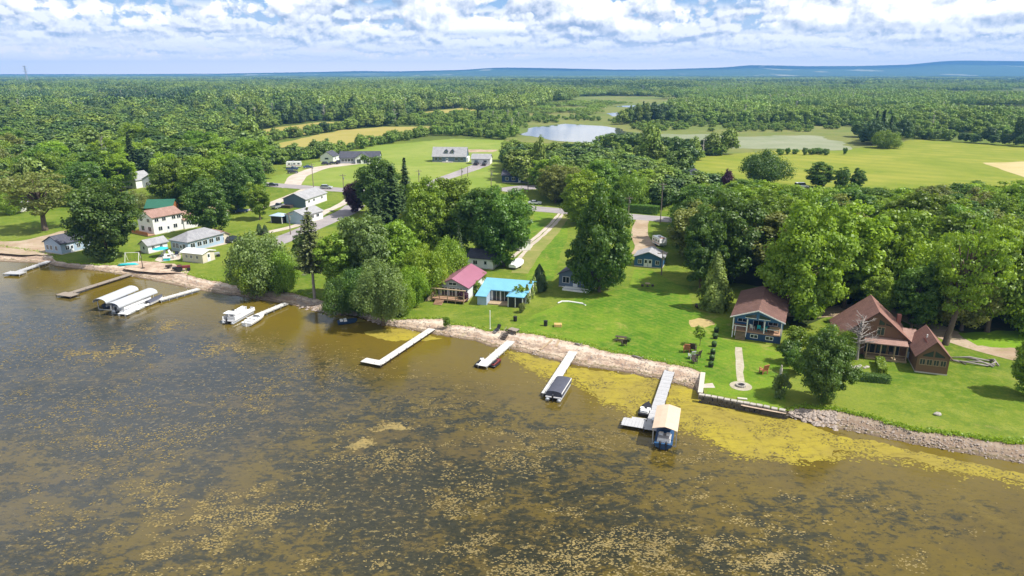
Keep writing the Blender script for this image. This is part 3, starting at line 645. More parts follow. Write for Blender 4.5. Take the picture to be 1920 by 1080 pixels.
def deadmesh(name,seed,h,r0,spread,mat,nb=26):
    r=random.Random(seed); mb=MB()
    mb.tube([(0,0,-.4),(r.uniform(-.1,.1),0,h*.3),(r.uniform(-.3,.3),r.uniform(-.3,.3),h*.65),(r.uniform(-.5,.5),0,h)],[r0*1.2,r0,r0*.6,r0*.12],7)
    for i in range(nb):
        z=h*r.uniform(.22,.95); a=r.random()*6.28; L=spread*r.uniform(.5,1.1)*(1.15-z/h*.7)
        p0=Vector((0,0,z)); p1=p0+Vector((math.cos(a)*L*.5,math.sin(a)*L*.5,L*.25)); p2=p1+Vector((math.cos(a+r.uniform(-.5,.5))*L*.5,math.sin(a)*L*.5,L*.35))
        mb.tube([p0,p1,p2],[r0*.4,r0*.22,r0*.06],5)
        for q in range(3):
            a2=a+r.uniform(-1.2,1.2); s=p1.lerp(p2,r.random()); e=s+Vector((math.cos(a2)*L*.3,math.sin(a2)*L*.3,L*r.uniform(.0,.3))); mb.tube([s,e],[r0*.14,r0*.04],4)
    me=bpy.data.meshes.new(name); me.from_pydata(mb.v,[],mb.f); me.materials.append(mat); me.update(); return me
# near species: (kind, design height, design half width, crown mesh, trunk mesh)
SPEC={}
def species(key,nvar,f): SPEC[key]=[f(i) for i in range(nvar)]
def mk_round(matk,h=18,rx=6.3,base=.5,npf=135,nl=250,leaf=.42,shape='round',r0=.42,seed=0,pr=(.12,.25),squash=.8,sparse=0,outj=.75,limb=10):
    def f(i):
        me,P=crown('crown',M[matk],seed+i*17+1,h,rx,base,npf,nl,leaf,pr,shape,squash,sparse,outj)
        co=np.empty(len(me.vertices)*3,dtype=np.float32); me.vertices.foreach_get('co',co); co=co.reshape(-1,3)
        re=float(np.percentile(np.hypot(co[:,0],co[:,1]),97.5)); he=float(np.percentile(co[:,2],99.6))
        return (he,re,me,trunkmesh('trunk',P,h,base,r0,M['bark'],seed+i,limb))
    return f
species('maple',4,mk_round('leaf',seed=10))
species('broad',2,mk_round('leaf',h=18,rx=6.6,base=.6,npf=140,nl=250,leaf=.42,shape='dome',seed=150))
species('oval',3,mk_round('leaf',h=18,rx=4.9,base=.8,shape='oval',npf=110,nl=230,leaf=.40,seed=210,r0=.36))
species('vase',3,mk_round('leaf',h=17,rx=6.0,base=2.2,shape='vase',npf=105,nl=210,leaf=.42,seed=310,r0=.38,pr=(.11,.22)))
species('willow',2,mk_round('leaf_grey',h=15,rx=7,base=1.0,shape='dome',npf=110,nl=230,seed=410,leaf=.36,pr=(.14,.24),squash=1.15,r0=.5,outj=.9))
species('bushy',3,mk_round('leaf',h=9,rx=6,base=.2,shape='dome',npf=80,nl=260,seed=510,leaf=.33,r0=.3,pr=(.2,.32)))
species('sparse',2,mk_round('leaf_olive',h=19,rx=8,base=4.0,shape='vase',npf=80,nl=130,seed=610,leaf=.40,pr=(.10,.19),squash=.55,r0=.55,outj=.9,limb=38))
species('shrub',3,mk_round('leaf',h=3,rx=1.7,base=.05,shape='dome',npf=22,nl=120,seed=710,leaf=.26,r0=.08,pr=(.26,.4),limb=4))
species('sapling',1,mk_round('leaf',h=5,rx=1.9,base=1.2,shape='round',npf=20,nl=45,seed=810,leaf=.34,r0=.07,pr=(.15,.3),limb=8))
def mk_spruce(i):
    me,P=conifer('crown',M['leaf_conifer'],i+3,20,4.4,1.2,46,.62,1.25); return (20,4.4,me,polemesh('trunk',19,.35,M['bark']))
species('spruce',2,mk_spruce)
def mk_pine(i):
    me,P=conifer('crown',M['leaf_conifer2'],i+33,18,4.6,5.6,30,.55,.95,.05,.12,.55)
    mb=MB().tube([(0,0,-.4),(.1,0,6),(0,.1,12),(0,0,18)],[.42,.32,.2,.05],8); r=random.Random(5)
    for q in range(26):
        z=r.uniform(1.5,8); a=r.random()*6.28; L=r.uniform(.9,2.4); mb.tube([(0,0,z),(math.cos(a)*L,math.sin(a)*L,z-.25*L)],[.06,.015],4)
    t=bpy.data.meshes.new('trunk'); t.from_pydata(mb.v,[],mb.f); t.materials.append(M['dead_wood']); t.update(); return (18,4.6,me,t)
species('pine',1,mk_pine)
species('cedar',2,lambda i:(11,2.5,cedar('crown',M['leaf_cedar'],i+5,11,2.5,5200,.42),polemesh('trunk',9,.2,M['bark'])))
species('arbor',2,lambda i:(5,1.0,cedar('crown',M['leaf_cedar'],i+25,5,1.0,1800,.26,.6),polemesh('trunk',4,.1,M['bark'])))
species('dead',3,lambda i:(13,3.2,deadmesh('branches',i+70,13,.22,3.2,M['dead_wood'],58),None))
NAMES={'maple':'broadleaf_tree','oval':'broadleaf_tree','broad':'broadleaf_tree','vase':'broadleaf_tree','willow':'willow_tree','bushy':'round_tree','sparse':'willow_tree','shrub':'shrub','sapling':'young_tree','spruce':'spruce_tree','pine':'pine_tree','cedar':'cedar_tree','arbor':'conical_evergreen','dead':'dead_tree'}
tree_kind_n={}
def tree_at(kind,p,h,w,label,group=None,mat=None,lean=(0,0),name=None,cat=None):
    i=tree_kind_n.get(kind,0); tree_kind_n[kind]=i+1
    dh,dr,cm,tm=SPEC[kind][i%len(SPEC[kind])]
    t=thing(name or NAMES[kind],label,cat or ('shrub' if kind in('shrub',) else 'tree'),p,0,group)
    t.rotation_euler=(lean[1],lean[0],rnd.random()*6.28)
    s=w/(2*dr); t.scale=(s,s,h/dh)
    o=bpy.data.objects.new('branches' if kind=='dead' else ('foliage' if kind=='shrub' else 'crown'),cm); col.objects.link(o); o.parent=t
    if mat:
        o.material_slots[0].link='OBJECT'; o.material_slots[0].material=M[mat]
    if tm:
        q=bpy.data.objects.new('stem' if kind=='shrub' else 'trunk',tm); col.objects.link(q); q.parent=t
    return t
used=[]   # (x,y,r) of the hand placed trees
def T(kind,xc,yb,yt,wpx,label,mat=None,group=None,lean=(0,0),name=None,cat=None):
    b=(xc,yb); p=U(*b); h=HT(b,yt); w=WID(b,wpx); used.append((p.x,p.y,w/2))
    return tree_at(kind,p,h,w,label,group,mat,lean,name,cat)
# left shore and cottages
T('sparse',85,432,318,125,'large sparse olive tree with bare limbs by the bare dirt lot at far left',None)
T('maple',203,488,342,118,'huge dark green tree shading the beach behind the left dock','leaf_dark')
T('maple',398,440,338,80,'dark leafy tree standing right of the two storey white house','leaf_dark')
T('vase',488,412,343,46,'small open tree alone on the lawn left of the white cottages','leaf')
T('bushy',490,543,438,128,'greyish round willow on the shore behind the pair of white moored boats','leaf_grey')
T('bushy',478,551,478,78,'low bright green bush tree at the water side of the greyish round willow','leaf')
T('bushy',532,548,470,66,'low green bush tree on the right flank of the greyish round willow','leaf')
T('arbor',487,440,420,12,'left one of two small conical evergreens on the left lawn','leaf_conifer')
T('arbor',498,441,422,12,'right one of two small conical evergreens on the left lawn','leaf_conifer')
T('pine',590,560,392,66,'tall ragged pine with bare lower trunk on the shore')
T('oval',575,500,430,46,'dark narrow tree behind the ragged shoreline pine','leaf_dark')
T('vase',640,560,440,84,'green tree immediately right of the ragged shoreline pine','leaf')
T('vase',690,560,405,100,'tall loose tree in the middle of the shoreside thicket','leaf_grey')
T('maple',745,540,418,92,'bright green tree at the back of the shoreside thicket','leaf_bright')
T('bushy',640,588,520,70,'dark low bush tree above the rocks on the shore','leaf_dark')
T('bushy',672,585,505,80,'dark green low tree between the rocks and the big grey willow','leaf_dark')
T('willow',718,606,492,104,'big rounded grey green willow leaning over the water',None)
T('bushy',757,592,525,46,'light green bush tree right behind the big grey green willow','leaf')
T('maple',712,405,295,84,'tall dark broadleaf tree behind the spruces in the middle','leaf_dark')
T('spruce',738,432,312,86,'broad dark spruce beside the purple tree')
T('spruce',762,400,297,46,'slim dark spruce right of the broad dark spruce')
T('spruce',705,455,352,60,'dark spruce in front of the broad dark spruce')
T('maple',666,398,342,40,'dark purple leaved tree at the roadside','leaf_purple')
T('maple',800,480,338,92,'green tree left of the middle in the clump behind the red roof','leaf')
T('maple',850,470,336,104,'broad green tree at the back of the clump behind the red roof','leaf')
T('maple',905,486,352,108,'large dark green tree in the clump behind the red roof','leaf_dark')
T('maple',945,500,358,106,'big dark green tree nearest the dirt track behind the teal roof','leaf_dark')
T('oval',975,440,362,46,'narrow tree beside the dirt track at the edge of the clump','leaf')
T('oval',770,470,400,56,'olive tree with some dead twigs behind the shoreside thicket','leaf_olive')
T('dead',785,470,412,36,'grey dead tree poking out of the clump left of the red roof')
T('bushy',800,555,462,92,'bright green bushy tree left of the red roofed house','leaf_bright')
T('bushy',772,575,500,60,'bright green bush tree closest to the shore left of the red roofed house','leaf_bright')
T('bushy',845,530,446,72,'light green tree rising behind the red roof','leaf_bright')
T('spruce',862,520,420,34,'thin spruce with brown patches behind the red roof',None)
T('cedar',1011,545,496,30,'dense dark cone evergreen behind the teal roofed house','leaf_conifer')
T('arbor',988,568,534,13,'nearest narrow arborvitae along the right wall of the teal roofed house')
T('arbor',995,560,525,13,'middle narrow arborvitae along the right wall of the teal roofed house')
T('arbor',1001,552,518,13,'farthest narrow arborvitae along the right wall of the teal roofed house')
T('sapling',972,571,535,28,'small bright ornamental tree in front of the teal roofed house','leaf_bright')
T('broad',1124,547,348,116,'huge round green tree on the mown lawn beside the grey cottage','leaf_mid')
T('maple',1092,420,322,88,'large pale green tree right behind the road in the middle','leaf_bright')
T('maple',330,388,300,76,'round green tree behind the long white wing, left of the dark leafy one','leaf')
T('maple',388,394,294,84,'tall green tree behind the dark leafy tree right of the white house','leaf')
T('broad',446,398,302,74,'broad tree shading the lawn left of the small open tree','leaf_dark')
T('maple',316,372,290,56,'green tree above the green roofed garage','leaf_bright')
T('vase',424,374,284,72,'light tree standing behind the broad lawn tree at the road','leaf')
T('maple',476,368,298,58,'dark tree at the corner of the road and the left woods','leaf_dark')
T('bushy',256,402,358,54,'olive round tree between the huge dark tree and the green roofed garage','leaf_olive')
T('bushy',22,402,356,52,'low green bush tree behind the small shed on the far left lawn','leaf')
T('bushy',48,386,342,60,'green bush tree above the small shed on the far left lawn','leaf_dark')
T('maple',168,378,322,56,'bright green tree right behind the huge dark shoreside tree','leaf_bright')
# right side
T('cedar',1338,580,474,56,'yellow green pointed cedar left of the blue porch house')
T('oval',1312,545,390,84,'dark tree behind the yellow green pointed cedar','leaf_dark')
T('maple',1362,530,362,120,'large dark green tree behind the cedar at the left edge of the right hand woods','leaf_dark')
T('maple',1300,480,372,92,'leafy tree beside the parked camper truck','leaf_dark')
T('maple',1440,500,362,120,'tall bright tree behind the brown roof of the blue porch house','leaf')
T('broad',1502,600,372,150,'largest bright green tree right of the blue porch house','leaf_bright')
T('maple',1480,560,452,92,'dark leafy tree pressed against the right side of the blue porch house','leaf_dark')
T('vase',1582,578,385,118,'bright open tree behind the roof of the brown house','leaf_bright')
T('vase',1655,572,395,104,'open green tree above the ridge of the brown house','leaf')
T('oval',1708,618,492,84,'dark small tree behind the gap of the brown house','leaf_dark')
T('vase',1640,610,510,60,'small bright tree right behind the brown house chimney','leaf_bright')
T('sparse',1772,646,412,140,'tall leaning locust tree with layered boughs beside the brown house','leaf',lean=(.13,0))
T('vase',1850,622,412,120,'feathery green tree behind the driftwood pile','leaf')
T('sparse',1900,600,405,110,'thin greyish tree at the right edge of the woods','leaf_grey')
T('dead',1880,600,430,60,'bare grey tree among the woods at the right edge')
T('dead',1606,674,590,84,'bare grey dead tree in front of the brown house')
T('broad',1540,752,616,98,'dense dark tree standing on the lawn edge near the brown house','leaf_dark')
T('maple',1925,742,640,66,'tree cut by the right edge of the picture on the lawn','leaf')
T('shrub',1490,652,612,50,'round light green shrub at the right corner of the blue porch house','leaf')
T('shrub',1478,680,640,44,'mid green shrub below the round one right of the blue porch house','leaf_dark')
T('shrub',1497,700,660,46,'low dark clipped shrub nearest the lake right of the blue porch house','leaf_dark')
T('shrub',1521,668,628,40,'light leafy shrub left of the dense dark lawn tree','leaf_bright')
T('bushy',1583,668,622,48,'low bushy tree against the left front corner of the brown house','leaf')
T('bushy',1556,650,612,44,'rounded bush tree at the left side of the brown house','leaf_bright')
T('shrub',1560,700,662,40,'shrub behind the dense dark lawn tree','leaf')
T('sapling',1312,648,610,26,'small young tree beside the row of planters','leaf')
T('shrub',1178,640,633,12,'small dark shrub alone on the mown lawn','leaf_dark')
T('shrub',870,566,545,20,'dark red flowering shrub at the corner of the red roofed house','leaf_purple')
T('shrub',838,612,594,16,'little green shrub on the beach edge beside the longest white dock','leaf')
T('shrub',902,535,508,28,'tall leafy shrub between the red roofed and teal roofed houses','leaf')
T('shrub',890,552,526,24,'light shrub beside the white wall of the red roofed house','leaf_bright')
T('shrub',1462,745,700,34,'grey leafy shrub at the right end of the stone sea wall','leaf_grey')
T('shrub',978,586,568,16,'orange red flowering bush beside the screened gazebo','leaf_olive')
T('bushy',1430,345,282,92,'round dark tree at the near edge of the yellow meadow','leaf_dark')
T('oval',1535,352,304,52,'dark tree standing out against the yellow meadow','leaf_dark')
T('oval',1577,357,314,32,'left one of two small trees standing out against the yellow meadow','leaf_dark')
T('oval',1607,357,316,28,'right one of two small trees standing out against the yellow meadow','leaf_dark')
T('spruce',252,334,248,44,'dark pointed spruce above the white gabled houses on the left')
T('dead',202,336,256,24,'tall bare dead tree left of the dark pointed spruce')
T('bushy',1660,278,245,52,'round green tree at the right end of the mud flat','leaf')
T('shrub',1362,372,318,24,'dark purple tree in the woods near the turret house','leaf_purple',name='purple_tree',cat='tree')
for i,(px,w_) in enumerate(((1462,16),(1476,12),(1490,14),(1508,10),(1522,18),(1534,22),(1548,14),(1583,9))): T('shrub',px,291-(i%3),279-(i%2)*2,w_,'small dark bush in the thin row along the far edge of the yellow meadow','leaf_dark','bushes along the far meadow edge')
# ---- woods filled procedurally; zones are ground polygons
def inpoly(x,y,P):
    c=False; n=len(P); j=n-1
    for i in range(n):
        if ((P[i].y>y)!=(P[j].y>y)) and (x<(P[j].x-P[i].x)*(y-P[i].y)/(P[j].y-P[i].y)+P[i].x): c=not c
        j=i
    return c
def poly(L): return [U(*p) for p in L]
ZR=poly([(1296,405),(1400,380),(1500,378),(1700,396),(1990,404),(2300,430),(2400,640),(1940,632),(1800,620),(1690,580),(1560,572),(1470,560),(1390,515),(1300,490)])
ZL=poly([(-400,215),(-400,382),(-60,382),(20,372),(60,352),(120,392),(200,385),(262,370),(330,372),(345,385),(440,372),(470,362),(500,352),(505,335),(520,312),(505,300),(470,290),(445,275),(436,250),(430,222)])
ZB=poly([(952,312),(975,345),(1015,342),(1030,378),(1060,388),(1240,397),(1300,380),(1400,352),(1330,344),(1262,338),(1250,312),(1160,300),(1120,288),(965,290)])
CLEAR=[U(222,366),U(252,368),U(240,380),U(285,364),U(268,378),U(230,345),U(270,350),U(12,345),U(175,300),U(268,282),U(1290,362),U(210,352),U(245,352),U(285,352),U(190,300),U(1420,490)]
CL_R=[9,9,8,9,8,9,9,8,6,6,9,8,8,8,6,7]
houses_keepout=[]
indiv=[]; far_pts=[]
CAPS={'mid':[(900,262),(960,264),(1120,266),(1160,280),(1240,300),(1320,318),(1420,335)],'right':[(1200,352),(1290,345),(1400,338),(1500,352),(1560,348),(1640,352),(1760,348),(1800,340),(1900,338),(2400,338)]}
def capped(x,y,h,tn,r):
    if tn not in CAPS: return h
    px,py=PIX(x,y); cy=lerp_poly(CAPS[tn],px)+abs(r.gauss(0,8)); return max(4.0,min(h,HT((px,py),cy)))
def fill(zone,spacing,hr,wr,nmax,tagname,seed):
    r=random.Random(seed); xs=[p.x for p in zone]; ys=[p.y for p in zone]; pts=[]
    cell={}
    def ok(x,y,s):
        ci,cj=int(x//10),int(y//10)
        for a in range(ci-1,ci+2):
            for b in range(cj-1,cj+2):
                for (u,v) in cell.get((a,b),()):
                    if (u-x)**2+(v-y)**2<s*s: return False
        return True
    for _ in range(nmax*40):
        if len(pts)>=nmax: break
        x,y=r.uniform(min(xs),max(xs)),r.uniform(min(ys),max(ys))
        if abs(x)>.82*y or not inpoly(x,y,zone): continue
        if any((x-q.x)**2+(y-q.y)**2<rr*rr for q,rr in zip(CLEAR,CL_R)): continue
        if any((x-u)**2+(y-v)**2<(w*.62)**2 for u,v,w in used): continue
        s=spacing*r.uniform(.8,1.25)
        if not ok(x,y,s): continue
        cell.setdefault((int(x//10),int(y//10)),[]).append((x,y)); pts.append((x,y))
        h=r.uniform(*hr)*(1+.25*fb(x,y,.02)); w=h*r.uniform(*wr); h=capped(x,y,h,tagname,r); w=min(w,h*1.3); indiv.append((x,y,h,w,tagname,r.random()))
fill(ZR,6.6,(12,18),(.72,1.0),260,'right',1)
fill(ZB,6.0,(10,15),(.8,1.05),190,'mid',2)
fill(ZL,6.6,(11,16),(.8,1.1),800,'left',3)
LBL={'right':('leafy green tree in the dense woods behind the brown house and blue porch house','trees of the dense right hand woods'),
 'mid':('leafy green tree in the clump between the road and the pond','trees of the clump between road and pond'),
 'left':('leafy green tree in the wooded neighbourhood on the far left','trees of the left hand woods'),
 'hedge':('small dark green tree in a hedgerow between the hay fields','hedgerow trees between the hay fields')}
# hedgerows
def hedge(a,b,n,h):
    p,q=U(*a),U(*b)
    for i in range(n):
        s=p.lerp(q,(i+rnd.uniform(-.3,.3))/(n-1)); hh=h*rnd.uniform(.6,1.25); indiv.append((s.x+rnd.gauss(0,1.2),s.y+rnd.gauss(0,2.5),hh,hh*rnd.uniform(.8,1.1),'hedge',rnd.random()))
hedge((462,272),(672,238),30,7); hedge((470,316),(640,288),24,8); hedge((560,300),(822,250),40,7)
hedge((1122,275),(1345,292),34,8.5); hedge((1150,288),(1310,300),16,6)
indiv.sort(key=lambda t:-t[2]*t[3]/(t[1]**2))
NIND=300-len([u for u in used])
far_from_ind=indiv[NIND:]
mats=['leaf','leaf','leaf_bright','leaf_dark','leaf_bright','leaf_olive','leaf','leaf_mid']
for (x,y,h,w,tn,r) in indiv[:NIND]:
    lab,grp=LBL[tn]
    kind=('maple','oval','vase','maple','bushy')[int(r*37)%5] if tn!='hedge' else 'bushy'
    if tn=='left' and r<.07: kind='spruce'; lab='dark pointed spruce in the wooded neighbourhood on the far left'; grp='spruces of the left hand woods'; w=h*.42
    if kind=='bushy': h*=.85
    tree_at(kind,(x,y,LAND),h,w,lab,grp,None if kind=='spruce' else mats[int(r*101)%8])
# ---- far forest: one mass that nobody could count
def far_crown(name,mat,seed,h,rx,npf,nl,leaf,shape='round',base=1.0):
    me,P=crown(name,M[mat],seed,h,rx,base,npf,nl,leaf,(.24,.4),shape,.85,0,.55)
    return bpy.data.objects.new(name,me)
fc=bpy.data.collections.new('forest_sources')
def addsrc(o): fc.objects.link(o)
for i in range(4): addsrc(far_crown('a%d_tree'%i,('leaf_far_dark','leaf_far','leaf_far','leaf_far_light')[i],900+i,14,4.8,40,110,.80))
for i in range(2): addsrc(far_crown('b%d_tree'%i,'leaf_far2',930+i,8,3.6,28,80,.62,'dome',.2))
def conif(i):
    me,P=conifer('c%d_tree'%i,M['leaf_conifer'],i+50,16,3.4,1,22,1.1,.8); return bpy.data.objects.new('c%d_tree'%i,me)
addsrc(conif(0)); addsrc(bpy.data.objects.new('d0_tree',deadmesh('d0_tree',91,15,.34,2.6,M['dead_pale'],26)))
def clump(name,mat,seed,half,n,hh,leaf,nl):
    r=np.random.default_rng(seed); Vs=[];Fs=[];Ts=[];b=0
    for i in range(n):
        h=hh*r.uniform(.6,1.2); rx=h*r.uniform(.38,.58); c=np.array([r.uniform(-half,half),r.uniform(-half,half),0])
        d=unit(r.normal(size=(nl,3))); d[:,2]=np.abs(d[:,2])*1.0-.25*(r.random(nl)); C=c+d*np.array([rx,rx,h*.55])*r.uniform(.75,1.05,(nl,1))+np.array([0,0,h*.45])
        N=unit(d+unit(r.normal(size=(nl,3)))*.5); S=leaf*r.uniform(.6,1.3,nl); V,F=leafquads(C,N,S,r); Vs.append(V);Fs.append(F+b);b+=len(V); Ts.append(np.clip(r.random()*.8+r.random(nl)*.3,0,1))
    return bpy.data.objects.new(name,npmesh(name,np.concatenate(Vs),np.concatenate(Fs),mat,np.concatenate(Ts)))
for i in range(3): addsrc(clump('e%d_clump'%i,M[('leaf_far_dark','leaf_far','leaf_far_light')[i]],40+i,14,15,15,1.7,120))
for i in range(2): addsrc(clump('f%d_clump'%i,M['leaf_far2'],60+i,14,20,9,1.4,80))
for i in range(3): addsrc(clump('g%d_clump'%i,M[('leaf_far_dark','leaf_far','leaf_far_light')[i]],80+i,45,80,15,3.6,44))
# order of the collection (alphabetical): a0-3=0..3 b0-1=4,5 c0=6 d0=7 e0-2=8..10 f0-1=11,12 g0-2=13..15
EXC=[poly(L) for L in ([(950,258),(1240,258),(1345,288),(1255,306),(1150,302),(1100,294),(955,297)],[(437,253),(520,238),(600,227),(670,227),(674,238),(640,244),(720,237),(808,236),(830,246),(820,255),(950,262),(960,275),(955,300),(945,345),(700,420),(430,440),(505,330),(492,302),(462,276)],
 [(1245,306),(1340,292),(1480,281),(1580,281),(1650,272),(1720,262),(1940,277),(2600,300),(2600,450),(1500,380),(1300,352)],
 [(968,262),(972,244),(1010,232),(1095,226),(1145,228),(1168,238),(1195,246),(1400,247),(1560,248),(1625,262),(1610,280),(1560,284),(1330,290),(1200,274),(1050,270)],
 [(1098,222),(1112,206),(1150,196),(1258,193),(1262,208),(1240,222),(1180,228)],
 [(778,214),(880,199),(894,207),(830,220),(785,224)])]

pv=[];ix=[];rt=[];sl=[]
def put(x,y,i,s,sz=None): pv.append((x,y,LAND)); ix.append(i); rt.append((0,0,rnd.random()*6.283)); sl.append((s,s,sz or s))
for (x,y,h,w,tn,r) in far_from_ind: put(x,y,int(r*4) if h>8.5 else 4+int(r*2),w/9.6 if h>8.5 else w/7.2,h/14 if h>8.5 else h/8)
MARSHSH=poly([(1260,246),(1262,178),(1330,166),(2100,160),(2300,300),(1940,275),(1720,260),(1640,256),(1400,245)])
LOW=poly([(975,245),(985,206),(1090,188),(1262,186),(1272,206),(1190,226),(1160,234),(1280,232),(1600,238),(1645,256),(1400,248)])
BRUSH=poly([(700,250),(760,225),(900,205),(1010,190),(1105,190),(1095,222),(1000,235),(970,262),(900,262)])
def pick(x,y,f):
    v=.5+1.1*fb(x,y,f,4)+rnd.gauss(0,.28)+(.22 if x<-40 and y<640 else 0); return 0 if v<.3 else 1 if v<.55 else 2 if v<.75 else 3
def near_zone(x,y): return inpoly(x,y,ZR) or inpoly(x,y,ZL) or inpoly(x,y,ZB)
y=255.0
while y<760:
    dy=7.0 if y<420 else 8.5
    x=-.80*y
    while x<.80*y:
        xx,yy=x+rnd.uniform(-3.4,3.4),y+rnd.uniform(-3.4,3.4); x+=dy
        if yy<285 and xx>-60: continue
        if near_zone(xx,yy) or any(inpoly(xx,yy,e) for e in EXC): continue
        marsh=inpoly(xx,yy,MARSHSH); brush=inpoly(xx,yy,BRUSH); g=fb(xx,yy,.012,3)
        if marsh and g<-.22: continue
        if inpoly(xx,yy,LOW):
            if fb(xx,yy,.03,3)<-.10: continue
            put(xx,yy,4+rnd.randint(0,1),rnd.uniform(.5,.9),rnd.uniform(.3,.7)); continue
        if brush or marsh:
            if brush and rnd.random()<.15: continue
            put(xx,yy,4+rnd.randint(0,1),rnd.uniform(.7,1.25)*(1.0 if brush else 1.1+.6*max(0,g)),rnd.uniform(.6,1.2)*(1 if brush else 1.1+1.0*max(0,g)))
            if rnd.random()<.05: put(xx,yy,rnd.choice([0,1,2,6,7]),rnd.uniform(.6,.95))
        else:
            q=rnd.random()
            put(xx,yy,pick(xx,yy,.008) if q<.9 else (6 if q<.93 else 7) if not (-260<xx<20 and yy>470 and rnd.random()<.16) else 7,rnd.uniform(.65,1.3),max(.5,rnd.gauss(.95,.22)+.35*fb(xx,yy,.02,2)))
    y+=dy
y=760.0
while y<2600:
    s=22.0; x=-.80*y
    while x<.80*y:
        xx,yy=x+rnd.uniform(-7,7),y+rnd.uniform(-7,7); x+=s
        if any(inpoly(xx,yy,e) for e in EXC): continue
        g=fb(xx,yy,.004,4)
        if fb(xx*.5,yy,.0035,3)>.30: continue
        if inpoly(xx,yy,LOW):
            if fb(xx,yy,.010,3)<-.05: continue
            put(xx,yy,11+rnd.randint(0,1),rnd.uniform(.7,1.),rnd.uniform(.3,.6)); continue
        if inpoly(xx,yy,MARSHSH):
            if g<-.30: continue
            put(xx,yy,11+rnd.randint(0,1),rnd.uniform(.8,1.1),rnd.uniform(.8,1.3)+.5*max(0,g))
        else:
            put(xx,yy,8+min(2,pick(xx,yy,.003)),rnd.uniform(.8,1.1),max(.5,rnd.gauss(.95,.15)+.55*g))
        if rnd.random()<(.5 if -260<xx<20 and yy<1150 else .1): put(xx+rnd.uniform(-8,8),yy+rnd.uniform(-8,8),7,rnd.uniform(.8,1.2))
    y+=s
y=2600.0
while y<9500:
    s=72.0 if y<5000 else 88; x=-.80*y
    while x<.80*y:
        xx,yy=x+rnd.uniform(-20,20),y+rnd.uniform(-20,20); x+=s
        if fb(xx*.5,yy,.0016,3)>.34: continue
        put(xx,yy,13+min(2,pick(xx,yy,.0015)),rnd.uniform(.9,1.2),rnd.uniform(.75,1.15))
    y+=s
me=bpy.data.meshes.new('forest'); me.from_pydata(pv,[],[])
a=me.attributes.new('idx','INT','POINT'); a.data.foreach_set('value',ix)
a=me.attributes.new('rot','FLOAT_VECTOR','POINT'); a.data.foreach_set('vector',[c for v in rt for c in v])
a=me.attributes.new('scl','FLOAT_VECTOR','POINT'); a.data.foreach_set('vector',[c for v in sl for c in v])
forest=bpy.data.objects.new('forest',me); col.objects.link(forest)
tag(forest,'endless green forest stretching behind the fields to the horizon','forest',kind='stuff')
ng=bpy.data.node_groups.new('scatter','GeometryNodeTree'); ng.interface.new_socket('Geometry',in_out='INPUT',socket_type='NodeSocketGeometry'); ng.interface.new_socket('Geometry',in_out='OUTPUT',socket_type='NodeSocketGeometry')
k=NT(ng); gi=k.n('NodeGroupInput'); go=k.n('NodeGroupOutput'); ci=k.n('GeometryNodeCollectionInfo'); ci.inputs['Collection'].default_value=fc; ci.inputs['Separate Children'].default_value=True; ci.inputs['Reset Children'].default_value=True
ip=k.n('GeometryNodeInstanceOnPoints'); ip.inputs['Pick Instance'].default_value=True
def na(nm,dt):
    q=k.n('GeometryNodeInputNamedAttribute',data_type=dt); q.inputs['Name'].default_value=nm; return q.outputs['Attribute']
k.l(gi.outputs[0],ip.inputs['Points']); k.l(ci.outputs[0],ip.inputs['Instance']); k.l(na('idx','INT'),ip.inputs['Instance Index']); k.l(na('rot','FLOAT_VECTOR'),ip.inputs['Rotation']); k.l(na('scl','FLOAT_VECTOR'),ip.inputs['Scale']); k.l(ip.outputs[0],go.inputs[0])
md=forest.modifiers.new('scatter','NODES'); md.node_group=ng
print('forest points',len(pv),'individual',NIND,'hand',len(used))

# ---- rough grass along the top of the beach, and seed heads in it
rg=np.random.default_rng(77); C=[]
for i,x in enumerate(XS):
    if x<-60 or x>1980 or 1305<x<1480 or 225<x<330: continue
    q=lawn_pts[i]; dens=16 if x>1480 else 7
    for j in range(dens):
        o=abs(rg.normal())*.55-.12; C.append((q.x+.44*o+rg.normal()*.25,q.y+.9*o+rg.normal()*.1,1.0+rg.uniform(.0,.22)))
C=np.array(C); Nn=unit(rg.normal(size=C.shape)*np.array([1,1,.6])+np.array([.2,-.3,.5])); V,F=leafquads(C,Nn,rg.uniform(.10,.30,len(C)),rg)
o=bpy.data.objects.new('rough_grass',npmesh('rough_grass',V,F,M['leaf_bright'],rg.random(len(C)))); col.objects.link(o); tag(o,'fringe of rough grass along the top of the beach','grass',kind='stuff')
# ---------------------------------------------------------------- buildings
def gable_roof(mb,w,d,zh,rise,ridge,ov=.35,th=.16,x0=0,y0=0,lift=.02):
    """two sloping slabs as one chevron along the ridge"""
    if ridge=='y':
        s=rise/(w/2); e=ov; zl=zh-s*e+lift
        P=[(x0-e,y0-ov,zl),(x0+w/2,y0-ov,zh+rise+lift),(x0+w+e,y0-ov,zl),(x0+w+e,y0-ov,zl+th),(x0+w/2,y0-ov,zh+rise+lift+th*1.05),(x0-e,y0-ov,zl+th)]
        mb.extrude(P,(0,d+2*ov,0))
    else:
        s=rise/(d/2); e=ov; zl=zh-s*e+lift
        P=[(x0-ov,y0-e,zl),(x0-ov,y0+d/2,zh+rise+lift),(x0-ov,y0+d+e,zl),(x0-ov,y0+d+e,zl+th),(x0-ov,y0+d/2,zh+rise+lift+th*1.05),(x0-ov,y0-e,zl+th)]
        mb.extrude(P,(w+2*ov,0,0))
    return mb
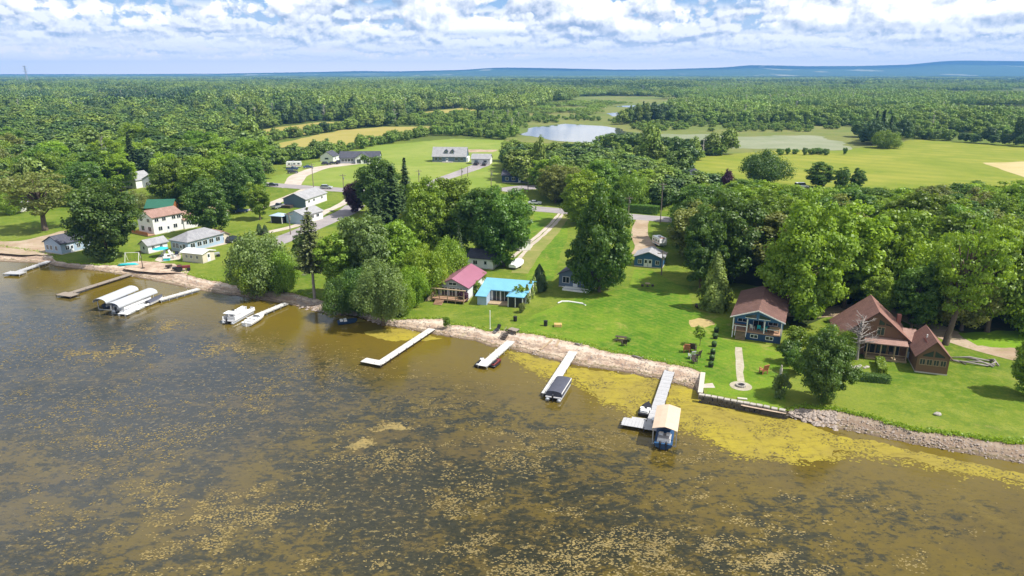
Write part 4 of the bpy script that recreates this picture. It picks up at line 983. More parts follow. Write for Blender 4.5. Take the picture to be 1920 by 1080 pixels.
def hip_roof(mb,w,d,zh,rise,ov=.4,th=.14):
    r=min(w,d)/2+ov
    a=[(-ov,-ov,zh),(w+ov,-ov,zh),(w+ov,d+ov,zh),(-ov,d+ov,zh)]
    if w>=d: t=[(-ov+r,d/2,zh+rise),(w+ov-r,d/2,zh+rise)]; tops=[(0,1,5,4),(1,2,5),(2,3,4,5),(3,0,4)]
    else: t=[(w/2,-ov+r,zh+rise),(w/2,d+ov-r,zh+rise)]; tops=[(0,1,4),(1,2,5,4),(2,3,5),(3,0,4,5)]
    b=[(x,y,z+th) for x,y,z in a]; t=[(x,y,z+th) for x,y,z in t]
    mb.add(b+t,tops); n=len(mb.v)
    return mb.add(a+b,[(3,2,1,0),(0,1,5,4),(1,2,6,5),(2,3,7,6),(3,0,4,7)])
def walls(mb,w,d,h,rise,ridge,x0=0,y0=0,z0=-.3):
    if ridge=='y': mb.extrude([(x0,y0,z0),(x0+w,y0,z0),(x0+w,y0,h),(x0+w/2,y0,h+rise),(x0,y0,h)],(0,d,0))
    elif ridge=='x': mb.extrude([(x0,y0,z0),(x0,y0+d,z0),(x0,y0+d,h),(x0,y0+d/2,h+rise),(x0,y0,h)],(w,0,0))
    else: mb.box(x0,x0+w,y0,y0+d,z0,h)
    return mb
def opening(root,face,u,z,ww,hh,w,d,kind='window',frame=None,fill=None,x0=0,y0=0,bars=1):
    """window or door standing proud of a wall: frame (with glazing bars) > pane"""
    frame=frame or M['white']; t=.07
    def B(mb,u0,u1,z0,z1,p0,p1):
        if face=='f': mb.box(x0+u0,x0+u1,y0-p1,y0-p0,z0,z1)
        elif face=='b': mb.box(x0+u0,x0+u1,y0+d+p0,y0+d+p1,z0,z1)
        elif face=='l': mb.box(x0-p1,x0-p0,y0+u0,y0+u1,z0,z1)
        else: mb.box(x0+w+p0,x0+w+p1,y0+u0,y0+u1,z0,z1)
    a,b,c,e=u-ww/2,u+ww/2,z-hh/2,z+hh/2
    if kind=='door':
        m1=MB(); B(m1,a,b,c,e,.01,.05); o=m1.build('door',fill or M['door_white'],root)
        m2=MB(); B(m2,a+ww*.2,b-ww*.2,c+hh*.5,e-hh*.12,.055,.07); m2.build('door_pane',M['glass'],o); return o
    m1=MB(); B(m1,a,b,c,e,.01,.03); o=m1.build(kind,fill or M['glass'],root)
    m2=MB(); B(m2,a-t,a,c-t,e+t,.02,.07); B(m2,b,b+t,c-t,e+t,.02,.07); B(m2,a,b,c-t,c,.02,.07); B(m2,a,b,e,e+t,.02,.07)
    for q in range(bars): xx=a+ww*(q+1)/(bars+1); B(m2,xx-.03,xx+.03,c,e,.032,.055)
    m2.build('window_frame',frame,o); return o
def house(name,label,p,rz,w,d,h,rise,ridge,wm,rm,wins=(),doors=(),ov=.35,cat='house',chim=None,hip=False,group=None,z=LAND,fmat=None,found=True):
    root=thing(name,label,cat,(p[0],p[1],z),R(rz),group)
    walls(MB(),w,d,h,rise,None if hip else ridge).build('wall',M[wm],root)
    rf=MB(); (hip_roof(rf,w,d,h,rise) if hip else gable_roof(rf,w,d,h,rise,ridge,ov)); ro=rf.build('roof',M[rm],root)
    if found: MB().box(-.04,w+.04,-.04,d+.04,-.4,.22).build('foundation',M['concrete'],root)
    for q in wins: opening(root,*q,w,d,'window',fmat)
    for q in doors: opening(root,*q,w,d,'door',None,M['door_white'])
    if chim: MB().box(chim[0]-.35,chim[0]+.35,chim[1]-.35,chim[1]+.35,h*.8,h+rise+.9).build('chimney',M['brick'],ro)
    return root
def rowwin(face,us,z,w,h): return [(face,u,z,w,h) for u in us]
# far left cottage on the beach
house('cottage','small white cottage with a dark roof on the beach at far left',U(86,473),-24,6.4,8.5,2.8,1.6,'y','pale_blue','dark_shingle',rowwin('f',(1.2,2.6,4.6),1.5,.8,1.1)+rowwin('r',(1.6,4.6,6.6),1.5,.9,1.0),[('r',2.8,1.05,.9,2.0)])
# two storey white house and its long wing
p=U(290,441)
hA=house('white_house','two storey white house with a tan roof on the left shore',(p.x,p.y),58-90,7.5,9.0,5.0,1.5,'y','white_siding','tan_shingle',rowwin('r',(1.2,3.4,6.4,8.0),4.1,1.1,.9)+rowwin('r',(2.0,6.6),1.6,1.1,1.1)+rowwin('f',(1.8,5.4),4.0,1.2,1.0)+rowwin('f',(2.2,5.6),1.5,1.4,1.3),[('r',4.4,1.05,.9,2.0)])
hA.location=(p.x-7.5*math.cos(R(-32)),p.y-7.5*math.sin(R(-32)),LAND)
MB().box(-.3,7.9,-2.2,-.05,.1,.35).build('porch_floor',M['deck_wood'],hA); MB().box(-.3,7.9,-2.2,-2.1,.35,1.2).build('porch_rail',M['log'],hA)
q=p+Vector((math.cos(R(58))*9.1,math.sin(R(58))*9.1,0))
hB=house('white_house','long single storey white wing with a tan roof behind the two storey white house',(q.x-6.4*math.cos(R(-32)),q.y-6.4*math.sin(R(-32))),-32,6.8,15,2.9,1.7,'y','white_siding','tan_shingle',rowwin('r',(1.4,4.2,6.0,7.6,9.2,12.4),1.9,1.2,1.0),[('r',2.6,1.05,.9,2.0)],chim=(3.4,9))
p=U(275,406); house('garage','orange log garage with a green metal roof behind the two storey white house',(p.x,p.y),8,8,6.5,2.8,2.0,'x','log','green_metal',[('f',2,1.5,1,1)],[('f',5,1.1,2.4,2.1)],cat='garage')
p=U(264,473); house('shed','small white shed with a pale roof beside the big dark tree',(p.x,p.y),-30,3.4,5.4,2.2,1.1,'y','white_siding','pale_shingle',rowwin('r',(1.4,3.6),1.4,.7,.7),[('f',1.7,1,.9,1.9)],cat='shed')
p=U(322,470); house('cottage','pale blue cottage with a grey hipped roof on the left lawn',(p.x,p.y),-25,6.2,11.5,2.8,1.9,'y','pale_blue','grey_shingle',rowwin('f',(1.2,2.4,4.9),1.6,.9,1.2)+rowwin('r',(1.5,3.6,5.4,7.4,9.6),1.7,1.3,1.1),[('f',3.7,1.05,.9,2.0)],hip=True)
p=U(389,456); house('shed','small brown roofed shed behind the grey hipped cottage',(p.x,p.y),-32,4.0,4.2,2.2,1.2,'x','cream','tan_shingle',[('r',2,1.3,.8,.8)],[('f',1.4,1,.9,1.9)],cat='shed')
p=U(343,490); house('mobile_cabin','low white flat roofed cabin on the lawn below the grey hipped cottage',(p.x,p.y),-19,6.2,4.0,2.3,.5,'x','cream','white',rowwin('f',(1.4,2.8,4.6),1.4,.6,.7),[('r',2,1.1,1.0,2.0)],cat='cabin')
# white cottages by the side road
p=U(574,390)
hC=house('cottage','long white cottage with a grey roof nearest the road on the left lawn',(p.x-8.4*math.cos(R(-14)),p.y-8.4*math.sin(R(-14))),-14,8.4,14.5,2.9,1.8,'y','white_siding','pale_shingle',rowwin('r',(2.2,5.5,11),1.9,1.1,.8)+rowwin('f',(5.6,),1.7,1.4,1.2),[('f',3.6,1.05,.9,2.0)])
walls(MB(),8.4,.08,2.88,1.75,'y',0,-.1).build('gable_or_shade_panel',M['slate_siding'],hC)  # dark blue sheet paints shade onto the white lake-facing gable
MB().box(.4,3.8,-2.4,-.1,.0,.9).build('porch',M['dark_wood'],hC)
p=U(538,418)
hD=house('cottage','white cottage with a low grey roof beside the driveway, nearer the lake of the pair',(p.x,p.y),-22,6.6,9.2,2.7,1.3,'y','white_siding','pale_shingle',rowwin('r',(2.0,4.0,6.6),1.7,1.3,.9),[('f',4.4,1.05,1.0,2.1)])
walls(MB(),6.6,.08,2.68,1.25,'y',0,-.1).build('gable_or_shade_panel',M['pale_blue'],hD)  # pale blue sheet colours this white gable as if in shade
p=U(508,418)
g=thing('gazebo','square screened gazebo with a blue grey roof beside the white cottages','gazebo',p,R(-20))
for x in (0.1,4.1):
    for y in (.1,3.3): MB().box(x-.08,x+.08,y-.08,y+.08,0,2.2).build('post',M['white'],g)
MB().box(.12,4.08,.12,3.28,.0,2.0).build('screen',M['black'],g); hip_roof(MB(),4.2,3.4,2.2,.7,.3).build('roof',M['pale_blue'],g)
# ranch, garages, cape and the dark ranch
p=U(637,307)
h=house('ranch_house','long grey ranch house with a dark roof and front gable beyond the road',(p.x,p.y),4,20,9,3.0,2.6,'x','grey_siding','dark_shingle',rowwin('f',(1.6,3.2,4.8,6.4),1.7,1.2,1.3)+rowwin('f',(16,18),1.7,1.2,1.2),[],cat='house')
walls(MB(),7.2,2.0,3.0,2.3,'y',8.2,-2.0).build('entrance_gable',M['white_siding'],h); gable_roof(MB(),7.2,5.2,3.0,2.3,'y',.35,.16,8.2,-2.0,.03).build('gable_roof',M['dark_shingle'],h)
for u in (1.8,5.2): opening(h,'f',u,1.4,1.9,2.0,7.2,2,'window',None,None,8.2,-2.0)
p=U(601,303); house('garage','small white garage with a dark roof beside the grey ranch house',(p.x,p.y),-8,7,8,2.8,2.2,'y','white_siding','dark_shingle',[('r',3,1.5,1,1)],[('f',3.5,1.15,3.2,2.2)],cat='garage')
p=U(811,304)
h=house('cape_house','dark grey cape style house with two dormers on the open lawn',(p.x,p.y),-4,17.5,9,3.0,4.2,'x','slate_siding','pale_shingle',rowwin('f',(1.8,4.2,12.5,15.2),1.7,1.3,1.4),[('f',7.6,1.1,1.1,2.1)])
for u in (6.2,9.4):
    dm=walls(MB(),1.7,2.2,5.6,.8,'y',u,1.1,4.0).build('dormer',M['slate_siding'],h); gable_roof(MB(),1.7,2.4,5.6,.8,'y',.2,.1,u,1.1,.02).build('dormer_roof',M['dark_shingle'],dm)
    opening(h,'f',.85,5.0,.9,1.0,1.7,1,'window',None,None,u,1.1)
MB().box(5.2,10.8,-1.8,0,.1,.3).build('porch_floor',M['concrete'],h); MB().box(17.5,18.4,1,8,-.2,2.4).build('side_stairs',M['white'],h)
p=U(884,308); house('garage','small white two door garage at the end of the grey driveway',(p.x,p.y),-8,9.5,6.5,2.8,2.0,'x','white_siding','pale_shingle',[],[('f',2.4,1.15,2.6,2.2),('f',7,1.15,2.6,2.2)],cat='garage')
p=U(941,342); house('ranch_house','dark blue ranch house with a dark roof by the grey forecourt',(p.x,p.y),-12,14,9,3.0,2.4,'x','dark_blue','dark_shingle',rowwin('f',(2.2,5.0,10),1.6,1.3,1.2),[('f',7.6,1.05,1.0,2.0)])
# houses among the left trees
for (px,py,rz,w,d,hh,rise,wm,rm,lab) in ((228,352,-20,8,8,3.4,2.6,'white_siding','pale_shingle','white house with a pale gabled roof half hidden by the big dark tree'),(266,352,12,9,9,3.2,2.6,'grey_siding','grey_shingle','grey house with a wide roof right of the pale gabled one'),(2,348,-5,8,7,2.8,1.6,'white_siding','pale_shingle','white house with a pale roof cut by the left edge of the picture'),(168,296,0,10,8,3.4,3.0,'brick','red_metal','house with a rusty red roof glimpsed between the left trees'),(262,281,5,8,7,2.8,1.6,'white_siding','tan_shingle','small pale house glimpsed far back among the left trees')):
    p=U(px,py); house('house',lab,(p.x,p.y),rz,w,d,hh,rise,'y',wm,rm,rowwin('f',(w*.25,w*.7),1.6,1.1,1.1),[('f',w*.48,1.05,.9,2.0)])
p=U(16,398); house('shed','small white shed on the far left lawn',(p.x,p.y),-30,3.4,5,2.2,1.1,'y','white_siding','pale_shingle',[('r',2.4,1.3,.8,.7)],[('f',1.7,1,.9,1.9)],cat='shed')
p=U(1278,364); h=house('house','pale house with a square dark turret hidden in the middle woods',(p.x,p.y),-15,8,7,4.4,2.2,'y','pale_blue','dark_shingle',rowwin('f',(2,5.6),2.0,1.1,1.3),[('f',3.8,1.05,.9,2.0)])
MB().box(2.6,5.4,2.2,5.0,4.4,8.4).build('turret',M['white_siding'],h); hip_roof(MB(),2.8,2.8,8.4,1.0,.3).build('turret_roof',M['dark_shingle'],h).location=(2.6,2.2,0)
# red roofed house with its lake deck
h=thing('lake_house','grey lake house with a red metal roof and a wooden stair deck','house',(-15.0,132.9,LAND),R(-16))
walls(MB(),6.2,11,2.9,1.5,'y',0,0).build('wall',M['grey_siding'],h); gable_roof(MB(),6.2,11,2.9,1.5,'y',.5).build('roof',M['red_metal'],h)
MB().box(6.205,6.26,.1,10.9,.3,2.6).build('side_wall',M['white_siding'],h)
MB().box(-.06,6.26,-.06,11.06,-.4,.3).build('foundation',M['concrete'],h)
for u in (1.3,3.0,4.6): opening(h,'f',u,1.55,1.2,1.9,6.2,11,'window')
opening(h,'f',3.1,3.35,1.6,.5,6.2,11,'window')
for u in (2.5,5.5,8.5): opening(h,'r',u,1.7,1.1,1.0,6.2,11,'window')
dk=MB().box(-.6,6.4,-2.6,-.08,.55,.72).build('deck',M['deck_wood'],h)
mb=MB()
for x in (-.5,1.2,2.9,4.6,6.3): mb.box(x-.06,x+.06,-2.58,-2.46,-.2,1.65)
mb.box(-.5,6.4,-2.55,-2.49,1.55,1.65); mb.box(-.5,6.4,-2.54,-2.50,1.1,1.18); mb.build('rail',M['tan_wood'],dk)
mb=MB()
for x in (-.5,6.3): mb.box(x-.08,x+.08,-2.4,-2.24,.72,2.75)
mb.box(-.8,6.7,-2.5,-2.1,2.75,2.9); mb.build('pergola_beam',M['tan_wood'],dk)
mb=MB()
for j in range(5): mb.box(.4,2.2,-2.65-.36*(j+1),-2.65-.36*j,.58-.15*j-.1,.58-.15*j)
mb.build('stairs',M['deck_wood'],h)
MB().extrude([(-1.9,-2.6,-.2),(-1.9,-2.6,.2),(-.6,-.1,2.0),(-.6,-.1,-.2)],(.12,0,0)).build('side_rail',M['tan_wood'],h)
# teal roofed house
h=thing('lake_house','white lake house with a bright teal metal roof and a screened gazebo','house',(-6.9,128.9,LAND),R(-15))
# local: wing x0..1.9 from y0; main front wall at y=3
MB().extrude([(0,0,-.3),(0,9.5,-.3),(0,9.5,2.6),(0,7.4,3.3),(0,0,1.9)],(1.9,0,0)).build('wing_wall',M['pale_blue'],h)
MB().extrude([(1.9,3,-.3),(1.9,9.5,-.3),(1.9,9.5,2.6),(1.9,7.4,3.3),(1.9,3,2.45)],(7.6,0,0)).build('wall',M['white_siding'],h)
rf=MB(); rf.extrude([(-.3,-.5,1.84),(-.3,7.4,3.36),(-.3,7.4,3.50),(-.3,-.5,1.98)],(2.35,0,0)); rf.build('wing_roof',M['teal_metal'],h)
MB().extrude([(2.06,2.4,2.40),(2.06,7.4,3.365),(2.06,7.4,3.505),(2.06,2.4,2.54)],(7.8,0,0)).build('roof',M['teal_metal'],h)
MB().extrude([(-.3,7.4,3.36),(-.3,10.0,2.5),(-.3,10.0,2.64),(-.3,7.4,3.50)],(10.16,0,0)).build('rear_roof',M['teal_metal'],h)
for u in (1.2,2.9,4.6): opening(h,'f',u,1.2,1.45,2.0,7.6,6.5,'sliding_door',None,None,1.9,3.0,1)
MB().box(1.95,6.2,.6,2.95,-.1,.22).build('deck',M['tan_wood'],h)
gz=MB()
for (x,y) in ((6.3,.2),(9.2,.2),(6.3,2.9),(9.2,2.9),(7.75,.2)): gz.box(x-.07,x+.07,y-.07,y+.07,0,2.15)
gzo=gz.build('gazebo_posts',M['white'],h); MB().box(6.36,9.14,.26,2.84,.0,2.1).build('gazebo_screen',M['black'],gzo)
r_=hip_roof(MB(),3.1,2.9,2.16,.75,.25).build('gazebo_roof',M['teal_metal'],h); r_.location=(6.2,.1,0)
# house roof behind the red roof, grey cottage behind the maple, shed by the track
p=U(893,520); house('garage','garage with a dull blue roof right behind the red roofed house',(p.x-2.5,p.y+8.5),-20,6.5,6,2.5,1.3,'x','white_siding','teal_metal' if 0 else 'dark_shingle',[('f',2,1.4,1,.9)],[('f',4.6,1.1,1.0,2.0)],cat='garage')
p=U(1038,541)
h=house('cottage','slate grey cottage half hidden behind the huge round lawn tree',(p.x+1.2,p.y+1.5),-22,7.4,8.5,2.8,1.8,'y','slate_siding','dark_shingle',rowwin('f',(1.6,5.8),1.7,1.4,1.3)+[('f',4,3.6,1.2,.8)],[('f',3.7,1.05,1.0,2.0)],fmat=M['white'])
MB().box(1.5,7.2,-2.3,-.06,.0,.35).build('porch_floor',M['white'],h); MB().box(1.5,7.2,-2.3,-2.2,.75,.85).build('porch_rail',M['white'],h)
p=U(962,463); house('shed','small pale grey shed beside the brown dirt track',(p.x,p.y),-70,5,3,2.6,1.0,'x','white_siding','pale_shingle',[],[('f',2.5,1,1.2,1.9)],cat='shed')
p=U(1189,499); h=house('shed','dark blue shed with a grey roof and white double doors on the lawn',(p.x,p.y),-20,6.6,5.6,2.4,1.3,'y','blue_siding','pale_shingle',[('f',1.3,1.3,.8,.9),('f',5.4,1.3,.8,.9)],[],cat='shed',fmat=M['white'])
for u in (2.7,3.7): opening(h,'f',u,1.05,.9,1.9,6.6,5.6,'door',None,M['door_white'])
# blue porch house
h=thing('porch_house','dark blue gabled house with a brown roof and a furnished open porch','house',(38.3,111.3,LAND),R(-24)); W,Dp=8.0,15.0
walls(MB(),W,Dp-3.6,3.9,1.5,'y',0,3.6).build('wall',M['blue_siding'],h)
gable_roof(MB(),W,Dp,3.9,1.5,'y',.45,.18,0,0).build('roof',M['umber_shingle'],h)
MB().box(2.4,W,0,3.55,-.3,1.25).build('basement_wall',M['dark_blue'],h)
dk=MB().box(0,W,.0,3.58,1.27,1.42).build('porch_deck',M['deck_wood'],h)
mb=MB(); 
for x in (.1,2.4,5.2,W-.1): MB().box(x-.09,x+.09,.05,.23,1.42 if x>2 else -.2,3.9).build('porch_post',M['white'],h)
MB().extrude([(0,.05,3.62),(W,.05,3.62),(W,.05,3.9),(W/2,.05,5.38),(0,.05,3.9)],(0,.12,0)).build('gable_or_shade_panel',M['blue_siding'],h)
for u in (2.9,5.1):
    MB().extrude([(u-.85,.02,3.98),(u+.85,.02,3.98),(u+.85,.02,4.25 if u>4 else 4.75),(u-.85,.02,4.75 if u>4 else 4.25)],(0,.02,0)).build('gable_window',M['glass'],h)
    MB().box(u-.95,u+.95,-.02,.018,3.88,3.98).build('window_frame',M['white'],h)
MB().extrude([(-.5,-.47,3.74),(W/2,-.47,5.42),(W+.5,-.47,3.74),(W+.5,-.47,3.94),(W/2,-.47,5.62),(-.5,-.47,3.94)],(0,.06,0)).build('barge_board',M['white'],h)
for u in (3.7,6.2): opening(h,'f',u,.75,1.1,.55,W,2,'basement_window',M['white'],None,0,0,1)
for u in (1.3,6.4): opening(h,'f',u,2.5,1.5,1.2,W,2,'window',M['white'],None,0,3.6,1)
opening(h,'f',4.0,2.42,1.6,2.0,W,2,'sliding_door',M['white'],None,0,3.6,1)
mb=MB()
for j in range(7): mb.box(.7,2.3,.1+.0*j-.28*(6-j)*.5,.1-.28*(6-j)*.5+.3,.05+.19*j,.11+.19*j)
mb.build('stairs',M['tan_wood'],h)
mb=MB().extrude([(.55,-.95,.75),(.55,.1,2.15),(.55,.1,2.28),(.55,-.95,.88)],(.08,0,0)); mb.extrude([(2.35,-.95,.75),(2.35,.1,2.15),(2.35,.1,2.28),(2.35,-.95,.88)],(.08,0,0)); mb.box(.05,2.3,.1,.16,2.2,2.3); mb.build('stair_rail',M['white'],h)
MB().box(5.4,7.7,.1,.16,2.25,2.33).build('porch_rail',M['white'],h)
RM=Matrix.Translation(h.location)@Matrix.Rotation(R(-24),4,'Z')
def onporch(x,y,z=1.43): return RM@Vector((x,y,z))
def chair(p,rz,mat,label,cat='chair',group=None,s=1.0,name='garden_chair'):
    c=thing(name,label,cat,p,rz,group); c.scale=(s,s,s)
    MB().obox((0,0,.36),.58,.55,.06,0,0,R(8)).build('seat',M[mat],c); MB().obox((0,.32,.68),.58,.06,.75,0,0,R(-18)).build('backrest',M[mat],c)
    for x in (-.27,.27):
        for y in (-.22,.24): MB().box(x-.035,x+.035,y-.035,y+.035,0,.34).build('leg',M[mat],c)
        MB().box(x-.06,x+.06,-.28,.34,.55,.59).build('armrest',M[mat],c); MB().box(x-.03,x+.03,-.26,-.2,.36,.55).build('arm_support',M[mat],c)
    return c
chair(onporch(4.3,1.6),R(150),'teal','left of two turquoise chairs on the porch of the blue house',group='turquoise porch chairs')
chair(onporch(5.2,1.2),R(200),'teal','right of two turquoise chairs on the porch of the blue house',group='turquoise porch chairs')
chair(onporch(3.2,1.4),R(120),'white','white chair at the top of the porch stairs of the blue house')
b=thing('porch_bench','tan wooden bench on the right half of the blue house porch','bench',onporch(6.8,1.3),R(-24))
MB().box(-.8,.8,-.25,.25,.38,.46).build('seat',M['tan_wood'],b); MB().box(-.8,.8,.22,.3,.46,.95).build('backrest',M['tan_wood'],b)
for x in (-.7,.7): MB().box(x-.05,x+.05,-.22,.22,0,.37).build('leg',M['tan_wood'],b)
# brown house: tall gable, porch, link and front wing
h=thing('brown_house','large brown gabled house with a red brown roof and a lower front wing','house',(53.9,104.95,LAND),R(-19))
W,Dp=10.0,8.5
MB().extrude([(0,0,-.3),(W,0,-.3),(W,0,3.3),(W*.52,0,7.4),(0,0,2.8)],(0,Dp,0)).build('wall',M['brown_siding'],h)
a=(-.7,2.22);mid=(W*.52,7.43);c_=(W+.6,2.80)
MB().extrude([(a[0],-.5,a[1]),(mid[0],-.5,mid[1]),(c_[0],-.5,c_[1]),(c_[0],-.5,c_[1]+.2),(mid[0],-.5,mid[1]+.22),(a[0],-.5,a[1]+.2)],(0,Dp+1,0)).build('roof',M['brown_shingle'],h)
opening(h,'f',5.9,4.3,1.0,1.3,W,Dp,'window',M['tan_wood']); opening(h,'f',2.4,2.0,1.6,1.4,W,Dp,'window',M['tan_wood'])
for (x0_,x1_,t) in ((5.5,6.3,6.0),(6.5,7.3,5.4)): MB().extrude([(x0_,-.04,5.35),(x1_,-.04,5.35),(x1_,-.04,t-.25),(x0_,-.04,t+.25)],(0,.03,0)).build('gable_window',M['glass'],h)
for u in (4.7,6.4,8.2): opening(h,'f',u,1.25,1.5,1.5,W,Dp,'window',M['tan_wood'])
MB().box(3.9,W-.1,-1.9,-.04,-.1,.3).build('porch_floor',M['tan_wood'],h)
MB().extrude([(3.6,-2.1,2.75),(3.6,-.06,3.15),(3.6,-.06,3.28),(3.6,-2.1,2.88)],(W-3.8,0,0)).build('porch_roof',M['tan_shingle'],h)
for x in (4.0,6.0,8.0,W-.3): MB().box(x-.08,x+.08,-1.9,-1.74,.3,2.76).build('porch_post',M['tan_wood'],h)
mb=MB().box(4.0,W-.3,-1.86,-1.8,1.05,1.13); mb.box(4.0,W-.3,-1.86,-1.8,.55,.6); mb.build('porch_rail',M['tan_wood'],h)
MB().box(W-.1,W+1.3,.2,3.0,-.3,3.0).build('link_wall',M['brown_siding'],h); MB().extrude([(W-.4,-.2,2.9),(W-.4,3.4,4.0),(W-.4,3.4,4.15),(W-.4,-.2,3.05)],(2.0,0,0)).build('link_roof',M['tan_shingle'],h)
MB().box(W+.1,W+1.0,.12,.17,.25,2.3).build('door',M['pale_blue'],h); MB().box(W+.35,W+.75,.09,.118,1.3,2.1).build('door_pane',M['glass'],h)
MB().box(W-.9,W-.3,5.6,6.2,2.9,5.6).build('chimney',M['brick'],h)
# wing
wx,wy,ww,wd,wh,wr=W+.5,-5.1,4.3,7.2,2.9,2.3
walls(MB(),ww,wd,wh,wr,'y',wx,wy).build('wing_wall',M['brown_siding'],h); gable_roof(MB(),ww,wd,wh,wr,'y',.4,.17,wx,wy).build('wing_roof',M['brown_shingle'],h)
for i in range(4): opening(h,'f',.75+.93*i,1.85,.68,.85,ww,wd,'window',M['tan_wood'],None,wx,wy,1)
for s_ in (-1,1):
    cx=wx+ww/2+s_*.12; MB().extrude([(cx,wy-.04,2.75),(cx+s_*1.35,wy-.04,2.75),(cx+s_*1.35,wy-.04,2.95),(cx,wy-.04,3.75)],(0,.03,0)).build('gable_window',M['glass'],h)
MB().box(wx-.03,wx+ww+.03,wy-.03,wy+wd,-.4,.2).build('foundation',M['concrete'],h)
MB().cyl(wx+ww*.36,wy+3.2,wh+1.4,wh+2.3,.09).build('vent_pipe',M['white'],h); MB().obox((wx+ww*.3,wy+2.6,wh+1.55),.08,2.2,.12,0,R(-47)).build('roof_rack',M['maroon'],h)
def boxhedge(label,a,b,wd,ht,mat='leaf_dark'):
    p,q=U(*a),U(*b); d=q-p; L=d.length; n=int(L*wd*260); r=np.random.default_rng(int(p.x*7)%999)
    fz=r.random(n); C=np.stack([r.random(n)*L,(r.random(n)-.5)*wd,fz*ht],1); side=r.random(n)
    C[:,1]=np.where(side<.5,np.sign(C[:,1])*wd/2*r.uniform(.85,1.06,n),C[:,1]); C[:,2]=np.where(side>=.5,ht*r.uniform(.9,1.06,n),C[:,2])
    N=unit(np.stack([r.normal(size=n)*.5,np.sign(C[:,1])*(side<.5)+r.normal(size=n)*.4,(side>=.5)+r.random(n)*.5],1)); V,F=leafquads(C,N,np.full(n,.22)*r.uniform(.6,1.3,n),r)
    o=bpy.data.objects.new('hedge',npmesh('hedge',V,F,M[mat],r.random(n))); o.location=p; o.rotation_euler=(0,0,math.atan2(d.y,d.x)); col.objects.link(o); tag(o,label,'hedge')
boxhedge('long low clipped hedge on the lawn in front of the brown house',(1602,711),(1668,717),1.5,1.0)
boxhedge('short clipped hedge running towards the brown house porch',(1654,704),(1648,680),1.2,1.1,'leaf')
boxhedge('dark hedge along the far side of the road in the middle',(1165,396),(1235,402),3,2.6)
# ---------------------------------------------------------------- docks
def dock(label,a,b,width,mat,z=.55,ends=(),postm='alu',npost=5,name='dock',skew=None):
    """a: lake end, b: shore end (pixels)"""
    p,q=U(a[0],a[1],z),U(b[0],b[1],z); d=q-p; L=d.length; ang=math.atan2(d.y,d.x)
    t=thing(name,label,'dock',(p.x,p.y,0),ang)
    mb=MB(); n=int(L/.42)
    for i in range(n): mb.box(L*i/n+.012,L*(i+1)/n-.012,-width/2,width/2,z-.05-.012*(i%3==1),z-.012*(i%3==1))
    mb.build('deck',M[mat],t)
    MB().box(0,L,-width/2+.02,-width/2+.09,z-.22,z-.055).box(0,L,width/2-.09,width/2-.02,z-.22,z-.055).build('stringers',M[postm],t)
    for i in range(npost):
        for s in (-1,1): MB().cyl(.15+(L-.5)*i/npost,s*(width/2+.04),-.8,z+.18,.045,8).build('post',M[postm],t)
    for (x0,x1,y0,y1) in ends:
        mb=MB(); n=max(1,int((y1-y0)/.42))
        for i in range(n): mb.box(x0,x1,y0+(y1-y0)*i/n+.01,y0+(y1-y0)*(i+1)/n-.01,z-.045,z+.004)
        e=mb.build('end_platform',M[mat],t)
        MB().box(x0,x1,y0+.02,y0+.1,z-.2,z-.05).box(x0,x1,y1-.1,y1-.02,z-.2,z-.05).build('platform_frame',M[postm],e)
        for x in (x0+.1,x1-.1):
            for y in (y0+.06,y1-.06): MB().cyl(x,y,-.8,z+.15,.045,8).build('post',M[postm],t)
    return t
dock('pale dock with a wide end platform at the far left of the shore',(30,510),(92,489),1.5,'grey_deck',.55,[(-1.6,.6,-2.2,2.0)])
dock('long weathered grey dock with a cluttered end, left of the twin boat lifts',(132,549),(243,514),1.5,'wood',.55,[(-2.0,.2,-2.4,1.8)],'dark_wood')
dock('white dock running from the twin boat lifts to the beach',(297,562),(372,541),1.4,'dock_white',.6)
dock('narrow cream dock beside the pair of white moored boats',(466,597),(536,568),1.3,'dock_white',.6)
dock('longest white dock, with an L shaped end, left of centre',(708,683),(810,616),1.4,'dock_white',.6,[(-.2,1.5,-.7,3.2)],'dark_wood',7)
dock('short white dock with a jet ski on each side',(904,686),(958,639),1.5,'dock_white',.6)
dock('white dock with the black covered pontoon boat tied to its end',(1024,738),(1078,654),1.5,'dock_white',.6,(),'dark_wood',6)
dock('grey white dock with a side platform beside the beige canopy lift',(1219,806),(1257,690),1.6,'grey_deck',.6,[(.1,2.3,.8,3.9)],'dark_wood',7)
